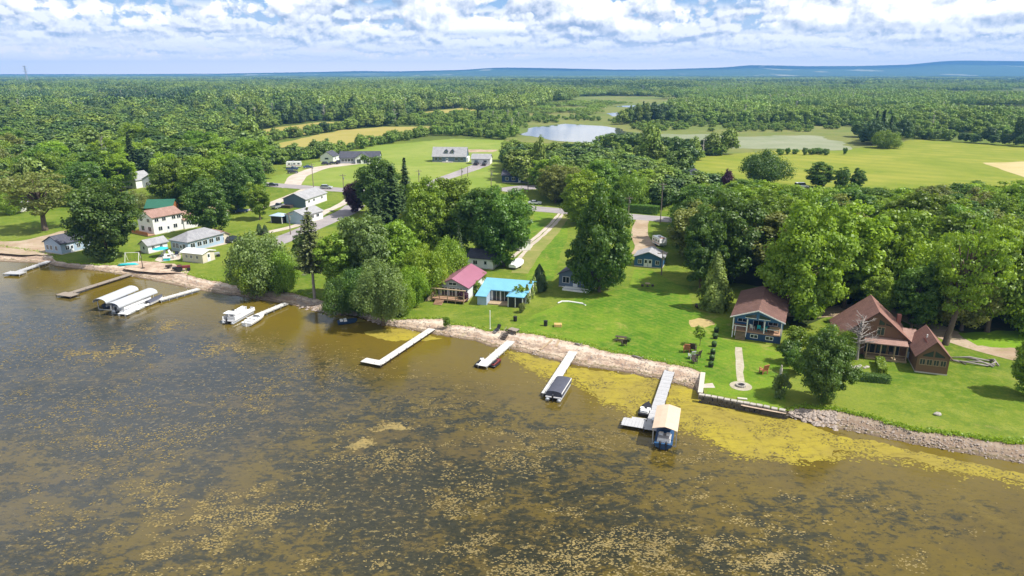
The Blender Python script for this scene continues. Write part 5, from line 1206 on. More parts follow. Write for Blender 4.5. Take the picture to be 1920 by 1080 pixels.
# ---------------------------------------------------------------- boats
def outboard(root,x,y,z,mat='black',s=1.0):
    MB().ball((x-.12*s,y,z+.45*s),.26*s,.17*s,.30*s,10,6).build('outboard_motor',M[mat],root,True)
    MB().box(x-.18*s,x-.02*s,y-.06*s,y+.06*s,z-.55*s,z+.25*s).build('motor_leg',M[mat],root)
def pontoon(label,p,rz,L=6.8,W=2.5,cover=None,z=.25,motor=True,name='pontoon_boat',mat='white_gel'):
    """bow towards +x"""
    t=thing(name,label,'boat',(p.x,p.y,0),rz)
    for s in (-1,1): MB().tube([(-L/2,s*W*.36,z),(L/2-.7,s*W*.36,z),(L/2,s*W*.36,z+.16)],[.30,.30,.08],10).build('pontoon',M['alu'],t,True)
    MB().box(-L/2+.1,L/2-.2,-W/2,W/2,z+.32,z+.42).build('deck',M['grey_deck'],t)
    f=MB(); zz=z+.42; h=.62
    for (x0,x1,y0,y1) in ((-L/2+.5,L/2-.35,-W/2,-W/2+.05),(-L/2+.5,L/2-.35,W/2-.05,W/2),(L/2-.4,L/2-.35,-W/2+.05,-.4),(L/2-.4,L/2-.35,.4,W/2-.05),(-L/2+.5,-L/2+.55,-W/2+.05,.3)): f.box(x0,x1,y0,y1,zz,zz+h)
    f.build('side_panels',M[mat],t)
    if cover:
        rings=[]
        for i in range(10):
            x=-L/2+.45+(L-.85)*i/9; hgt=h+.14+.10*math.sin(i*1.9)+.06*rnd.random()
            rings.append([(x,W/2*1.02*math.cos(a),zz+.35+ (hgt-.3)*max(0,math.sin(a))**.6) for a in [math.pi*k/8 for k in range(9)]]+[(x,-W/2*1.02,zz-.05),(x,W/2*1.02,zz-.05)])
        MB().loft(rings).build('cover',M[cover],t,False)
    else:
        for (x0,x1,y0,y1) in ((-L/2+.7,-L/2+1.5,-W/2+.1,W/2-.9),(-.2,1.9,-W/2+.08,-W/2+.7),(1.2,L/2-.5,W/2-.7,W/2-.08),(.2,.9,W/2-.75,W/2-.1)):
            MB().box(x0,x1,y0,y1,zz,zz+.4).build('seat',M[mat],t,False,None,.05)
            MB().box(x0,x1,(y0 if y0<0 else y1-.16),(y0+.16 if y0<0 else y1),zz+.4,zz+.75).build('seat_back',M[mat],t,False,None,.04)
        c=MB().box(-1.1,-.5,W/2-.95,W/2-.2,zz,zz+.85).build('console',M['grey_metal'],t); MB().box(-.5,-.47,W/2-.9,W/2-.25,zz+.85,zz+1.2).build('windscreen',M['glass'],c)
        b=MB()
        for s in (-1,1): b.tube([(-.2,s*W*.46,zz+.5),(-1.4,s*W*.46,zz+1.15),(-2.6,s*W*.46,zz+1.0)],.025,6)
        b.box(-2.9,-1.3,-W*.47,W*.47,zz+1.1,zz+1.24); b.build('folded_canopy',M[mat],t)
    if motor: outboard(t,-L/2-.05,0,z+.35)
    return t
def runabout(label,p,rz,L=5.6,W=2.1,mat='white_gel',inner='grey_deck',z=0.0,cover=None,motors=1,name='motor_boat',screen=True,mm='black'):
    t=thing(name,label,'boat',(p.x,p.y,z),rz)
    rings=[]
    for i in range(12):
        f=i/11; x=-L/2+L*f; b=W/2*(1-max(0,(f-.45)/.55)**2.2)+.02; sh=.55+.25*f*f; keel=-.25+.55*max(0,(f-.6)/.4)**2
        rings.append([(x,-b,sh),(x,-b*.88,.12+.2*f),(x,-b*.3,keel+.05),(x,b*.3,keel+.05),(x,b*.88,.12+.2*f),(x,b,sh)])
    MB().loft(rings).build('hull',M[mat],t,False)
    if cover:
        rr=[[(r[0][0],r[0][1]*1.02,r[0][2]-.06),(r[0][0],r[0][1]*.6,r[0][2]+.28),(r[0][0],0,r[0][2]+.42-.1*abs(i-5)/5),(r[0][0],r[5][1]*.6,r[0][2]+.28),(r[0][0],r[5][1]*1.02,r[0][2]-.06)] for i,r in enumerate(rings)]
        MB().loft(rr).build('cover',M[cover],t)
    else:
        MB().box(-L/2+.35,L*.12,-W*.38,W*.38,.56,.60).build('cockpit_floor',M[inner],t)
        for (x,y) in ((-L*.12,-.45),(-L*.12,.45)): MB().box(x-.28,x+.28,y-.26,y+.26,.6,.85).build('seat',M['white'],t,False,None,.04); 
        MB().box(-L/2+.4,-L/2+.95,-W*.36,W*.36,.6,.86).build('rear_bench',M['white'],t,False,None,.04)
        if screen: MB().extrude([(L*.10,-W*.36,.70),(L*.10,W*.36,.70),(L*.02,W*.32,1.12),(L*.02,-W*.32,1.12)],(.03,0,0)).build('windscreen',M['glass'],t)
    for k_ in range(motors): outboard(t,-L/2-.05,(k_-(motors-1)/2)*.75,.30,mm)
    return t
def jetski(label,p,rz,mat,group=None):
    t=thing('jet_ski',label,'jet ski',(p.x,p.y,.05),rz,group); L,W=3.0,1.05; rings=[]
    for i in range(9):
        f=i/8; x=-L/2+L*f; b=W/2*(1-max(0,(f-.4)/.6)**2)+.03; rings.append([(x,-b,.32+.1*f),(x,-b*.8,.05),(x,b*.8,.05),(x,b,.32+.1*f)])
    MB().loft(rings).build('hull',M['black'],t,True)
    MB().loft([[(x,-b,.36),(x,-b*.6,h),(x,b*.6,h),(x,b,.36)] for x,b,h in ((-1.3,.36,.5),(-.6,.34,.62),(.1,.36,.68),(.6,.4,.86),(1.0,.3,.72),(1.4,.08,.46))]).build('body',M[mat],t,True)
    MB().box(-1.1,.15,-.18,.18,.60,.76).build('seat',M['black'],t,False,None,.05); MB().tube([(.45,-.38,1.0),(.55,0,.9),(.45,.38,1.0)],.035,6).build('handlebar',M['black'],t)
    for s in (-1,1): MB().box(-1.0,.2,s*.45-.08,s*.45+.08,.33,.37).build('footwell',M['rubber'],t)
    return t
def lift(label,p,rz,L,W,H,mat,pitch=False,name='boat_lift'):
    """covered boat lift, long axis along +x"""
    t=thing(name,label,'boat lift',(p.x,p.y,0),rz)
    for x in (-L*.38,L*.38):
        for s in (-1,1): MB().box(x-.06,x+.06,s*W*.47-.06,s*W*.47+.06,-.8,H).build('post',M['alu'],t)
        MB().box(x-.05,x+.05,-W*.46,W*.46,.02,.14).build('cross_beam',M['alu'],t)
    for s in (-1,1): MB().box(-L*.38,L*.38,s*W*.3-.06,s*W*.3+.06,.145,.24).build('bunk',M['dark_wood'],t)
    rings=[]; n=9
    if pitch: prof=[(-W/2,0),(-W/2,.32),(-W*.25,.55),(0,.72),(W*.25,.55),(W/2,.32),(W/2,0)]
    else: prof=[(-W/2,0)]+[(W/2*math.cos(a),.18+.75*math.sin(a)) for a in [math.pi*(1-k/8) for k in range(9)]]+[(W/2,0)]
    th=.03
    for x in [-L/2+L*i/8 for i in range(9)]:
        rings.append([(x,y,H+z) for y,z in prof]+[(x,y*.98,H+z-th) for y,z in reversed(prof)])
    MB().loft(rings).build('canopy',M[mat],t)
    f=MB()
    for x in [-L/2+.05+(L-.1)*i/4 for i in range(5)]: f.tube([(x,y*.97,H+z-.05) for y,z in prof],.025,5)
    f.build('canopy_frame',M['alu'],t)
    MB().cyl(L*.38,W*.55,.9,1.0,.42,14).build('winch_wheel',M['alu'],t)
    return t
ang=R(61)
a,b=U(196,566,1.6),U(240,548,1.6); c=(a+b)/2; ang=math.atan2((b-a).y,(b-a).x)
lift('left of the two boat lifts with rounded grey canopies',c,ang,9.0,3.0,1.75,'canopy_grey')
a2,b2=U(216,576,1.6),U(280,551,1.6); c2=(a2+b2)/2; ang2=math.atan2((b2-a2).y,(b2-a2).x)
lift('right of the two boat lifts with rounded grey canopies',c2,ang2,10.0,3.1,1.75,'canopy_grey')
pontoon('white pontoon boat hanging under the right rounded grey canopy',c2+Vector((.0,-.3,0)),ang2,8.0,2.4,None,.55)
runabout('dark hulled boat stored under the left rounded grey canopy',c+Vector((0,0,0)),ang,6,2.1,'navy','grey_deck',.35)
a3,b3=U(232,587,.5),U(276,567,.5); c3=(a3+b3)/2; a3_=math.atan2((b3-a3).y,(b3-a3).x)
f=thing('swim_raft','long white float moored beside the right rounded grey canopy','float',(c3.x,c3.y,0),a3_)
MB().box(-3.8,3.4,-.95,.95,.42,.5).build('deck',M['white'],f); 
for s in (-.7,.7): MB().tube([(-3.8,s,.2),(3.4,s,.2)],.22,8).build('float_tube',M['alu'],f)
for x in (-3.9,-1.2,1.5): MB().box(x,x+.9,-1.25,-.95,.42,.5).build('cleat_board',M['white'],f)
runabout('small dark covered boat at the lake end of the white dock by the lifts',U(291,565,0.3),ang2,4.2,1.7,'white_gel','grey_deck',.15,'charcoal')
pontoon('white pontoon boat with cream seats, left of the white moored pair',U(448,592,.5),math.atan2((U(472,580)-U(430,603)).y,(U(472,580)-U(430,603)).x),7.2,2.7)
r_=runabout('white open motor boat against the narrow cream dock, right of the moored pair',U(479,598,.5),math.atan2((U(497,588)-U(464,606)).y,(U(497,588)-U(464,606)).x),5.6,2.2,'white_gel','grey_deck',.15,None,1,'motor_boat',True,'white')
jetski('black jet ski with a white stripe on the left of the short white dock',U(901,680,.3),R(70),'white'); jetski('black and red jet ski on the right of the short white dock',U(931,681,.3),R(62),'maroon')
pontoon('pontoon boat under a black cover at the end of its white dock',U(1048,727,.8),math.atan2((U(1060,708)-U(1036,745)).y,(U(1060,708)-U(1036,745)).x),6.4,2.35,'charcoal')
a,b=U(1246,812,2.2),U(1254,768,2.2); c=(a+b)/2; an=math.atan2((b-a).y,(b-a).x)
lift('boat lift with a pitched beige canopy beside the side platform dock',c,an,6.4,3.1,2.3,'canopy_beige',True)
runabout('blue motor boat with twin outboards under the pitched beige canopy',c+Vector((-.2,-.5,0)),an,6.2,2.2,'blue_hull','grey_deck',.30,None,2)
runabout('small black and white dinghy floating left of the side platform dock',U(1211,770,.2),math.atan2((U(1217,758)-U(1206,782)).y,(U(1217,758)-U(1206,782)).x),3.6,1.5,'black','white',.0,None,0,'dinghy',False)
p=U(1198,788,.3); f=thing('swim_raft','small grey float against the side platform of the right hand dock','float',(p.x,p.y,0),an)
MB().box(-.6,.6,-1.0,1.0,.3,.38).build('deck',M['grey_deck'],f); MB().tube([(-.6,0,.12),(.6,0,.12)],.2,8).build('float_tube',M['alu'],f)
runabout('dark rowing boat lying in the shade under the big grey green willow',U(652,605,.1),R(20),3.6,1.4,'dark_blue' if 'dark_blue' in M else 'navy','dark_wood',0,None,0,'shadow_boat',False)  # dark boat shape added where the water only holds shadow
# boat on its trailer under a white tarp
p=U(970,500); t=thing('covered_boat','boat under a white tarp parked at the end of the dirt track','boat',p,R(68))
MB().loft([[(x,-w,.55),(x,-w*1.02,1.0),(x,-w*.5,h),(x,w*.5,h),(x,w*1.02,1.0),(x,w,.55)] for x,w,h in ((-3.2,.9,1.3),(-2,1.15,1.7),(0,1.2,1.85),(1.6,1.0,1.6),(2.8,.5,1.25),(3.3,.12,1.05))]).build('tarp',M['tarp'],t)
MB().box(-2.6,3.9,-.08,.08,.35,.5).build('trailer_beam',M['grey_metal'],t)
for s in (-1,1): MB().tube([(-.8,s*.95,.32),(-.8,s*1.15,.32)],.32,12).build('wheel',M['rubber'],t)
# ---------------------------------------------------------------- vehicles
def car(label,p,rz,mat,kind='suv',cat='car',name=None,group=None):
    t=thing(name or {'suv':'parked_car','sedan':'parked_car','pickup':'pickup_truck','van':'van'}[kind],label,cat,p,rz,group)
    L,W={'suv':(4.7,1.9),'sedan':(4.7,1.82),'pickup':(5.6,2.0),'van':(5.4,2.0)}[kind]
    P={'suv':[(-L/2,.4),(-L/2,1.0),(-L/2+.15,1.08),(L*.22,1.08),(L/2-.15,.92),(L/2,.75),(L/2,.38)],'sedan':[(-L/2,.4),(-L/2,.85),(-L*.42,.98),(L*.2,.98),(L/2-.2,.82),(L/2,.68),(L/2,.36)],'pickup':[(-L/2,.5),(-L/2,1.12),(-L*.08,1.12),(L*.24,1.14),(L/2-.1,1.02),(L/2,.85),(L/2,.45)],'van':[(-L/2,.4),(-L/2,1.2),(L*.3,1.2),(L/2-.1,1.0),(L/2,.8),(L/2,.4)]}[kind]
    MB().extrude([(x,-W/2,z) for x,z in P],(0,W,0)).build('body',M[mat],t,False,None,.06)
    c0,c1,ct,hh={'suv':(-L/2+.2,L*.2,(.45,.75),1.68),'sedan':(-L*.34,L*.2,(.65,.75),1.42),'pickup':(-L*.08,L*.23,(.3,.6),1.78),'van':(-L/2+.1,L*.32,(.2,.7),2.15)}[kind]
    zb=P[2][1]
    def cab(dx,z0,z1,w0,w1,f0,f1):
        a0,a1=c0+(ct[0])*f0,c1-(ct[1])*f0; b0,b1=c0+ct[0]*f1,c1-ct[1]*f1
        return MB().add([(a0,-w0,z0),(a1,-w0,z0),(a1,w0,z0),(a0,w0,z0),(b0,-w1,z1),(b1,-w1,z1),(b1,w1,z1),(b0,w1,z1)],[(3,2,1,0),(4,5,6,7),(0,1,5,4),(1,2,6,5),(2,3,7,6),(3,0,4,7)])
    cab(0,zb-.02,hh-.08,W/2-.1,W/2-.22,0,.9).build('windows',M['glass'],t); cab(0,hh-.08,hh,W/2-.2,W/2-.26,.88,1).build('cabin_roof',M[mat],t)
    if kind=='pickup': MB().box(-L/2+.12,-L*.1,-W/2+.14,W/2-.14,1.121,1.14).build('truck_bed',M['black'],t)
    for x in (-L*.31,L*.31):
        for s in (-1,1):
            w_=MB().tube([(x,s*(W/2-.2),.34),(x,s*(W/2+.015),.34)],.34,14).build('wheel',M['rubber'],t); MB().tube([(x,s*(W/2+.016),.34),(x,s*(W/2+.03),.34)],.2,10).build('rim',M['alu'],w_)
    for s in (-1,1): MB().box(L/2-.02,L/2+.02,s*W*.34-.16,s*W*.34+.16,.66,.78).build('headlight',M['white'],t); MB().box(-L/2-.02,-L/2+.02,s*W*.4-.1,s*W*.4+.1,.78,.98).build('tail_light',M['red'],t)
    return t
car('white and grey car driving along the grey road',U(612,354,1.06),R(-7),'silver_car','suv'); car('dark car on the lawn near the pale footpath',U(440,453),R(60),'dark_car','suv')
car('dark car parked where the driveway meets the road by the left trees',U(511,349,1.06),R(15),'dark_car','sedan'); car('silver pickup truck parked left of the long white cottage',U(522,390,1.05),R(70),'silver_car','pickup','truck')
car('left of two dark cars parked before the grey ranch house',U(612,309,1.06),R(5),'dark_car','suv','car',None,'dark cars before the ranch house'); car('right of two dark cars parked before the grey ranch house',U(624,308,1.06),R(5),'dark_car','sedan','car',None,'dark cars before the ranch house')
car('black truck tight against the left wall of the grey ranch house',U(634,307,1.06),R(80),'dark_car','pickup','truck')
car('dark red car parked on the pale driveway right of the white camper',U(578,315,1.06),R(25),'blue_car','sedan'); car('dark truck parked below the white camper',U(548,319,1.06),R(10),'blue_car','pickup','truck'); car('black car parked on the pale driveway nearest the road',U(549,325,1.06),R(20),'dark_car','suv')
car('dark pickup truck parked left at the two door garage',U(893,309,1.06),R(85),'dark_car','pickup','truck'); car('black car parked right at the two door garage',U(908,310,1.06),R(85),'dark_car','suv')
car('white car parked at the corner of the road above the dirt track',U(1003,383),R(-10),'white_car','sedan'); car('white vehicle half hidden on the lawn behind the two trees at the meadow',U(1502,352),R(5),'white_car','van','van')
car('silver car tucked in the shade under the dark trees left of the two storey house',U(168,376),R(20),'silver_car','suv')
car('blue grey car in the shade beside the leafy tree left of the white cottages',U(452,398),R(10),'blue_car','sedan')
def camper(label,p,rz,name='camper_trailer',stripe='red'):
    t=thing(name,label,'camper',p,rz); MB().extrude([(-3.6,-1.2,.55),(3.2,-1.2,.55),(3.6,-1.2,1.4),(3.3,-1.2,2.9),(-3.4,-1.2,2.95),(-3.6,-1.2,2.6)],(0,2.4,0)).build('body',M['white_gel'],t,False,None,.08)
    for x in (-2.2,.2,2.2): MB().box(x-.5,x+.5,-1.24,-1.205,1.6,2.2).build('window',M['glass'],t)
    MB().box(-3.4,3.2,-1.225,-1.205,1.0,1.15).build('stripe',M[stripe],t); MB().box(-1.3,-.6,-1.235,-1.206,.7,2.3).build('door',M['grey_deck'],t)
    for x in (-.5,.4):
        for s in (-1,1): MB().tube([(x,s*.95,.35),(x,s*1.2,.35)],.35,12).build('wheel',M['rubber'],t)
    MB().box(3.2,4.6,-.08,.08,.5,.62).build('hitch',M['grey_metal'],t); MB().box(-.6,.2,-.4,.4,2.96,3.2).build('roof_unit',M['grey_deck'],t); return t
camper('white camper trailer parked beside the hedgerow left of the ranch garage',U(552,314,1.06),R(12))
p=U(1236,460,1.05); t=camper('white camper truck with a red patch on its roof behind the blue shed',p,R(-75),'camper_truck','orange'); t.scale=(.62,.85,.8); MB().box(1.6,3.2,-.8,.8,2.92,2.98).build('roof_patch',M['terracotta'],t)
# small tractor and mower, left lawn
def tractor(label,p,rz,mat,s=1):
    t=thing('tractor',label,'tractor',p,rz); t.scale=(s,s,s); MB().box(-.1,1.5,-.36,.36,.6,1.15).build('bonnet',M[mat],t,False,None,.06); MB().box(-1.0,-.1,-.5,.5,.55,.8).build('chassis',M['black'],t); MB().box(-.8,-.25,-.3,.3,.8,1.25).build('seat',M['black'],t,False,None,.05)
    for s_ in (-1,1):
        MB().tube([(-.6,s_*.5,.6),(-.6,s_*.8,.6)],.6,14).build('rear_wheel',M['rubber'],t); MB().tube([(1.15,s_*.42,.36),(1.15,s_*.62,.36)],.36,12).build('front_wheel',M['rubber'],t); MB().box(-1.1,-.1,s_*.65-.2,s_*.65+.2,1.22,1.28).build('fender',M[mat],t)
    MB().tube([(.0,0,1.15),(-.15,0,1.45)],.03,6).build('steering_column',M['black'],t); return t
tractor('dark red tractor parked at the top of the left beach',U(343,508),R(25),'maroon',1.1)
tractor('small grey green mower on the lawn right of the flat roofed cabin',U(401,482),R(40),'silver_car',.95)
def wheelb(label,px,py,mat):
    p=U(px,py); t=thing('wheeled_cart',label,'cart',p,R(20)); MB().box(-.7,.7,-.45,.45,.4,.8).build('tray',M[mat],t); MB().tube([(.7,0,.5),(1.5,0,.3)],.04,6).build('handle',M['black'],t)
    for s in (-1,1): MB().tube([(-.1,s*.46,.28),(-.1,s*.58,.28)],.28,10).build('wheel',M['rubber'],t)
wheelb('small black cart on the sand left of the dark red tractor',330,507,'black'); wheelb('dark cart standing alone on the sand by the volleyball post',317,503,'dark_wood')
# patio furniture of the grey hipped cottage
def umbrella(label,p,mat,r=1.6,h=2.4):
    t=thing('patio_umbrella',label,'umbrella',p); MB().cyl(0,0,0,h,.04,8).build('pole',M['alu'],t); rings=[]
    MB().loft([[(r*f*math.cos(a*.785),r*f*math.sin(a*.785),h-z) for a in range(8)] for f,z in ((1,.35),(.6,.12),(.05,-.12))]).build('canopy',M[mat],t); MB().cyl(0,0,0,.1,.35,12).build('base',M['concrete'],t); return t
umbrella('turquoise umbrella on the patio of the grey hipped cottage',U(303,481),'teal',1.9)
def table(label,p,mat,rz=0,L=1.6,W=.9):
    t=thing('patio_table',label,'table',p,rz); MB().box(-L/2,L/2,-W/2,W/2,.70,.75).build('tabletop',M[mat],t)
    for x in (-L/2+.1,L/2-.1):
        for y in (-W/2+.1,W/2-.1): MB().box(x-.04,x+.04,y-.04,y+.04,0,.70).build('leg',M[mat],t)
    return t
sheet('patio',[(290,488),(300,478),(322,474),(340,478),(338,486),(300,491)],M['gravel'],1.03,'pale patio in front of the grey hipped cottage','paving',step=0)
table('white table on the pale patio right of the turquoise umbrella',U(315,482,1.03),'white',.3)
for i,(px,py,lab) in enumerate(((310,486,'white patio chair nearest the lake on the pale patio'),(321,478,'white patio chair against the wall of the grey hipped cottage'),(327,484,'white patio chair closest to the flat roofed cabin'),(307,478,'white patio chair in the shade of the turquoise umbrella'))): chair(U(px,py,1.03),R(i*80),'white',lab,'chair','white chairs on the patio',1.25)
chair(U(332,480,1.03),R(210),'navy','dark blue patio chair between the hipped cottage and the flat roofed cabin','chair',None,1.3)
p=U(313,488,1.03); t=thing('cooler_box','light blue cooler box at the lake side of the pale patio','cooler',p,R(10)); MB().box(-.7,.7,-.45,.45,0,.6).build('body',M['teal'],t); MB().box(-.73,.73,-.48,.48,.6,.72).build('lid',M['white'],t)
p=U(240,497); t=thing('overturned_canoe','turquoise canoe lying upside down on the sand by the dark tree','canoe',p,R(12)); MB().loft([[(x,-w,0),(x,-w*.7,h),(x,w*.7,h),(x,w,0)] for x,w,h in ((-2.4,.05,.1),(-1.5,.4,.4),(0,.5,.5),(1.5,.4,.4),(2.4,.05,.1))]).build('hull',M['teal'],t,True); MB().box(-2.0,2.0,-.03,.03,.5,.54).build('keel',M['white'],t)
p=U(250,490); t=thing('swing_set','pale swing set on the sand beside the turquoise canoe','swing',p,R(5))
fr=MB()
for x in (-1.6,1.6):
    for y in (-.9,.9): fr.tube([(x,y,0),(x,0,2.2)],.05,6)
fr.tube([(-1.7,0,2.2),(1.7,0,2.2)],.05,6).build('frame',M['white'],t)
for x in (-.7,.6): MB().box(x-.25,x+.25,-.1,.1,.5,.54).tube([(x-.2,0,.54),(x-.2,0,2.18)],.012,4).tube([(x+.2,0,.54),(x+.2,0,2.18)],.012,4).build('swing_seat',M['black'],t)
t=thing('post','thin dark post standing in the sand of the left beach','post',U(268,503)); MB().cyl(0,0,-.3,4.2,.10,8,.07).build('shaft',M['dark_wood'],t); MB().box(-.3,.3,-.06,.06,4.0,4.2).build('cross_piece',M['dark_wood'],t); MB().cyl(0,0,0,.12,.5,10).build('base_plate',M['dark_wood'],t)
# ---------------------------------------------------------------- utility poles
def upole(label,px,py,ty,arm=True):
    p=U(px,py); h=HT((px,py),ty); t=thing('utility_pole',label,'utility pole',p,R(5),None); MB().cyl(0,0,-.4,h,.17,8,.11).build('shaft',M['pole'],t)
    if arm:
        c=MB().box(-1.2,1.2,-.06,.06,h-.7,h-.55).build('crossarm',M['pole'],t)
        for x in (-1.1,-.4,.4,1.1): MB().cyl(x,0,h-.55,h-.35,.05,6).build('insulator',M['grey_metal'],c)
        MB().cyl(.28,-.1,h-2.2,h-1.3,.22,10).build('transformer',M['grey_metal'],t)
    else: MB().tube([(0,0,h-.4),(.5,-.5,h-.1),(1.2,-1.2,h)],.05,6).build('lamp_arm',M['grey_metal'],t); MB().ball((1.35,-1.3,h-.05),.3,.2,.12,8,4).build('lamp_head',M['white'],t)
for a in (('utility pole beside the purple tree at the roadside',645,362,326),('utility pole on the lawn before the wide pale driveway',588,352,306),('utility pole at the road left of the long white cottage',497,352,316),('utility pole on the open lawn below the cape house',786,352,318),('left utility pole of the two at the grey driveway',866,334,314),('utility pole at the crossing of the grey driveway and the road',921,352,318),('utility pole by the side road below the white cottages',545,440,398),('tall utility pole beside the blue shed, nearest the lake',1240,516,470),('tall utility pole at the roadside behind the blue shed',1238,418,342),('utility pole by the road at the middle clump of trees',1178,408,368),('utility pole in front of the dark blue ranch house',990,358,330)): upole(*a)
upole('right utility pole of the two at the grey driveway',877,331,313,False)
# far lattice masts
def mast(label,px,py,ty,D):
    x=(px-960)/FPX*(D*CP+44*SP); v=(540-ty)/FPX; h=CAM_H-D*(SP-v*CP)/(CP+v*SP)-LAND
    t=thing('lattice_mast',label,'mast',(x,D,LAND)); mb=MB(); b=h*.055
    for (sx,sy) in ((1,1),(1,-1),(-1,1),(-1,-1)): mb.tube([(sx*b,sy*b,0),(sx*b*.25,sy*b*.25,h)],h*.006,4)
    n=9
    for i in range(n):
        f0,f1=i/n,(i+1)/n; w0,w1=b*(1-.75*f0),b*(1-.75*f1)
        for (ax,ay,bx,by) in ((1,1,-1,1),(-1,1,-1,-1),(-1,-1,1,-1),(1,-1,1,1)): mb.tube([(ax*w0,ay*w0,h*f0),(bx*w1,by*w1,h*f1)],h*.004,3)
    mb.build('lattice',M['grey_metal'],t)
    mb=MB()
    for z in (.72,.84,.95): mb.box(-h*.13,h*.13,-h*.008,h*.008,h*z,h*z+h*.015)
    mb.build('crossarms',M['grey_metal'],t)
mast('thin transmission mast on the far left horizon',53,150,123,2600)
mast('small transmission mast rising from the forest beyond the far marsh pools',1205,178,160,1500); mast('faint transmission mast in the forest left of the far marsh pools',1022,172,158,1700)
# ---------------------------------------------------------------- things on the lawn
def planter(label,px,py):
    p=U(px,py); t=thing('planter',label,'planter',p,rnd.random(),'row of shrub planters beside the blue house lawn'); MB().cyl(0,0,0,.5,.36,12,.44).build('tub',M['black'],t); MB().ball((0,0,.7),.44,.44,.34,9,6,.35).build('plant',M['leaf_dark'],t); return t
for n,y in zip(('topmost','second','third','fourth','fifth','lowest'),(623,635,650,664,676,688)): planter('%s of the row of dark shrub planters left of the blue house path'%n,1343-(y-623)*.16,y)
def picnic(label,px,py,mat,rz):
    t=thing('picnic_table',label,'picnic table',U(px,py),rz); MB().box(-.95,.95,-.4,.4,.72,.77).build('tabletop',M[mat],t)
    for s in (-1,1): MB().box(-.95,.95,s*.72-.15,s*.72+.15,.42,.47).build('bench',M[mat],t)
    for x in (-.65,.65): MB().extrude([(x,-.7,0),(x,-.6,0),(x,-.15,.71),(x,-.3,.71)],(.08,0,0)).extrude([(x,.7,0),(x,.6,0),(x,.15,.71),(x,.3,.71)],(.08,0,0)).build('trestle',M[mat],t)
picnic('dark picnic table on the mown lawn above the beach',1164,639,'dark_wood',R(-20)); 
chair(U(1170,648),R(190),'dark_wood','dark chair at the lake side of the dark picnic table','chair',None,1.3)
chair(U(1287,660),R(170),'terracotta','reddish lounge chair below the small young tree','chair',None,1.6,'lounge_chair'); chair(U(1299,659),R(150),'dark_wood','dark lounge chair right of the reddish one','chair',None,1.6,'lounge_chair')
chair(U(1296,672),R(200),'alu','pale metal chair below the reddish lounge chair','chair',None,1.4); chair(U(1307,671),R(220),'dark_wood','dark chair right of the pale metal chair','chair',None,1.4)
chair(U(1302,681),R(10),'dark_wood','dark chair closest to the beach in the seating group under the small young tree','chair',None,1.2)
chair(U(1431,700),R(200),'terracotta','lone orange brown chair on the lawn right of the straight path','chair',None,1.6)
t=thing('trash_barrel','black barrel standing on the lawn above the short white dock','barrel',U(1023,611)); MB().cyl(0,0,0,.95,.34,12,.36).build('drum',M['black'],t); MB().cyl(0,0,.95,1.02,.38,12).build('lid',M['rubber'],t)
t=thing('trash_barrel','small dark barrel beside the white gazebo garden edge','barrel',U(966,602)); MB().cyl(0,0,0,.85,.34,12,.36).build('drum',M['black'],t); MB().cyl(0,0,.85,.92,.38,12).build('lid',M['rubber'],t)
t=thing('straw_bale','square straw coloured bale beside the black barrel on the lawn','bale',U(1046,612)); MB().box(-.7,.7,-.5,.5,0,.55).build('bale_body',M['yellow'],t,False,None,.06); MB().box(-.45,-.4,-.51,.51,-.0,.56).box(.4,.45,-.51,.51,0,.56).build('twine',M['tan_wood'],t)
t=thing('flag_pole','white pole at the lawn edge left of the dark landing stairs','pole',U(919,617)); MB().cyl(0,0,0,3.4,.06,8).build('shaft',M['white'],t); MB().ball((0,0,3.45),.1,.1,.1,8,5).build('finial',M['white'],t); MB().cyl(0,0,0,.1,.2,8).build('base',M['concrete'],t)
t=thing('landing_stairs','dark wooden landing stairs and winch on the bank above the short white dock','stairs',U(942,632),R(58))
mb=MB()
for j in range(6): mb.box(j*.38,j*.38+.36,-.55,.55,-.35+.2*j,-.29+.2*j)
mb.build('treads',M['dark_wood'],t); MB().extrude([(0,.55,-.2),(2.3,.55,1.0),(2.3,.55,1.12),(0,.55,-.08)],(0,.06,0)).build('handrail',M['wood'],t); MB().box(2.3,3.6,-1.3,.4,.5,.62).build('landing',M['wood'],t)
for (x,y) in ((2.4,-1.2),(3.5,-1.2),(2.4,.3),(3.5,.3)): MB().box(x-.06,x+.06,y-.06,y+.06,-.4,.5).build('post',M['dark_wood'],t)
t=thing('folding_lounger','dark folding lounger leaning at the bank left of the landing stairs','lounger',U(931,622),R(60)); MB().obox((0,0,.35),1.5,.7,.06,0,R(-14)).build('bed',M['black'],t); MB().obox((.85,0,.75),.8,.7,.06,0,R(-55)).build('backrest',M['black'],t)
for x in (-.6,.5): MB().box(x-.04,x+.04,-.3,.3,0,.3).build('leg',M['alu'],t)
# pale curved hose line on the lawn, ramp boards on the beach
t=thing('garden_edging','white curved edging on the lawn below the grey cottage','edging',(0,0,0)); pts=[U(x,y,1.12) for x,y in ((1046,568),(1053,565),(1066,565),(1080,567),(1092,569),(1098,572))]
MB().tube(pts,.16,6).build('edging_rail',M['white'],t)
def plank(label,a,b,z0,z1):
    p,q=U(a[0],a[1],z0),U(b[0],b[1],z1); t=thing('ramp_board',label,'board',p,math.atan2((q-p).y,(q-p).x)); L=(q-p).length; e=math.asin((q.z-p.z)/L)
    M_=MB().obox((L/2*math.cos(e),0,L/2*math.sin(e)+.06),L,.35,.07,0,-e); M_.build('board',M['tan_wood'],t); MB().obox((.3,0,0.0),.12,.5,.12).build('foot',M['tan_wood'],t)
plank('left pale board sloping down the beach between the two middle docks',(1013,656),(1035,638),.35,1.0); plank('right pale board sloping down the beach beside the covered pontoon dock',(1042,650),(1049,638),.6,1.0)
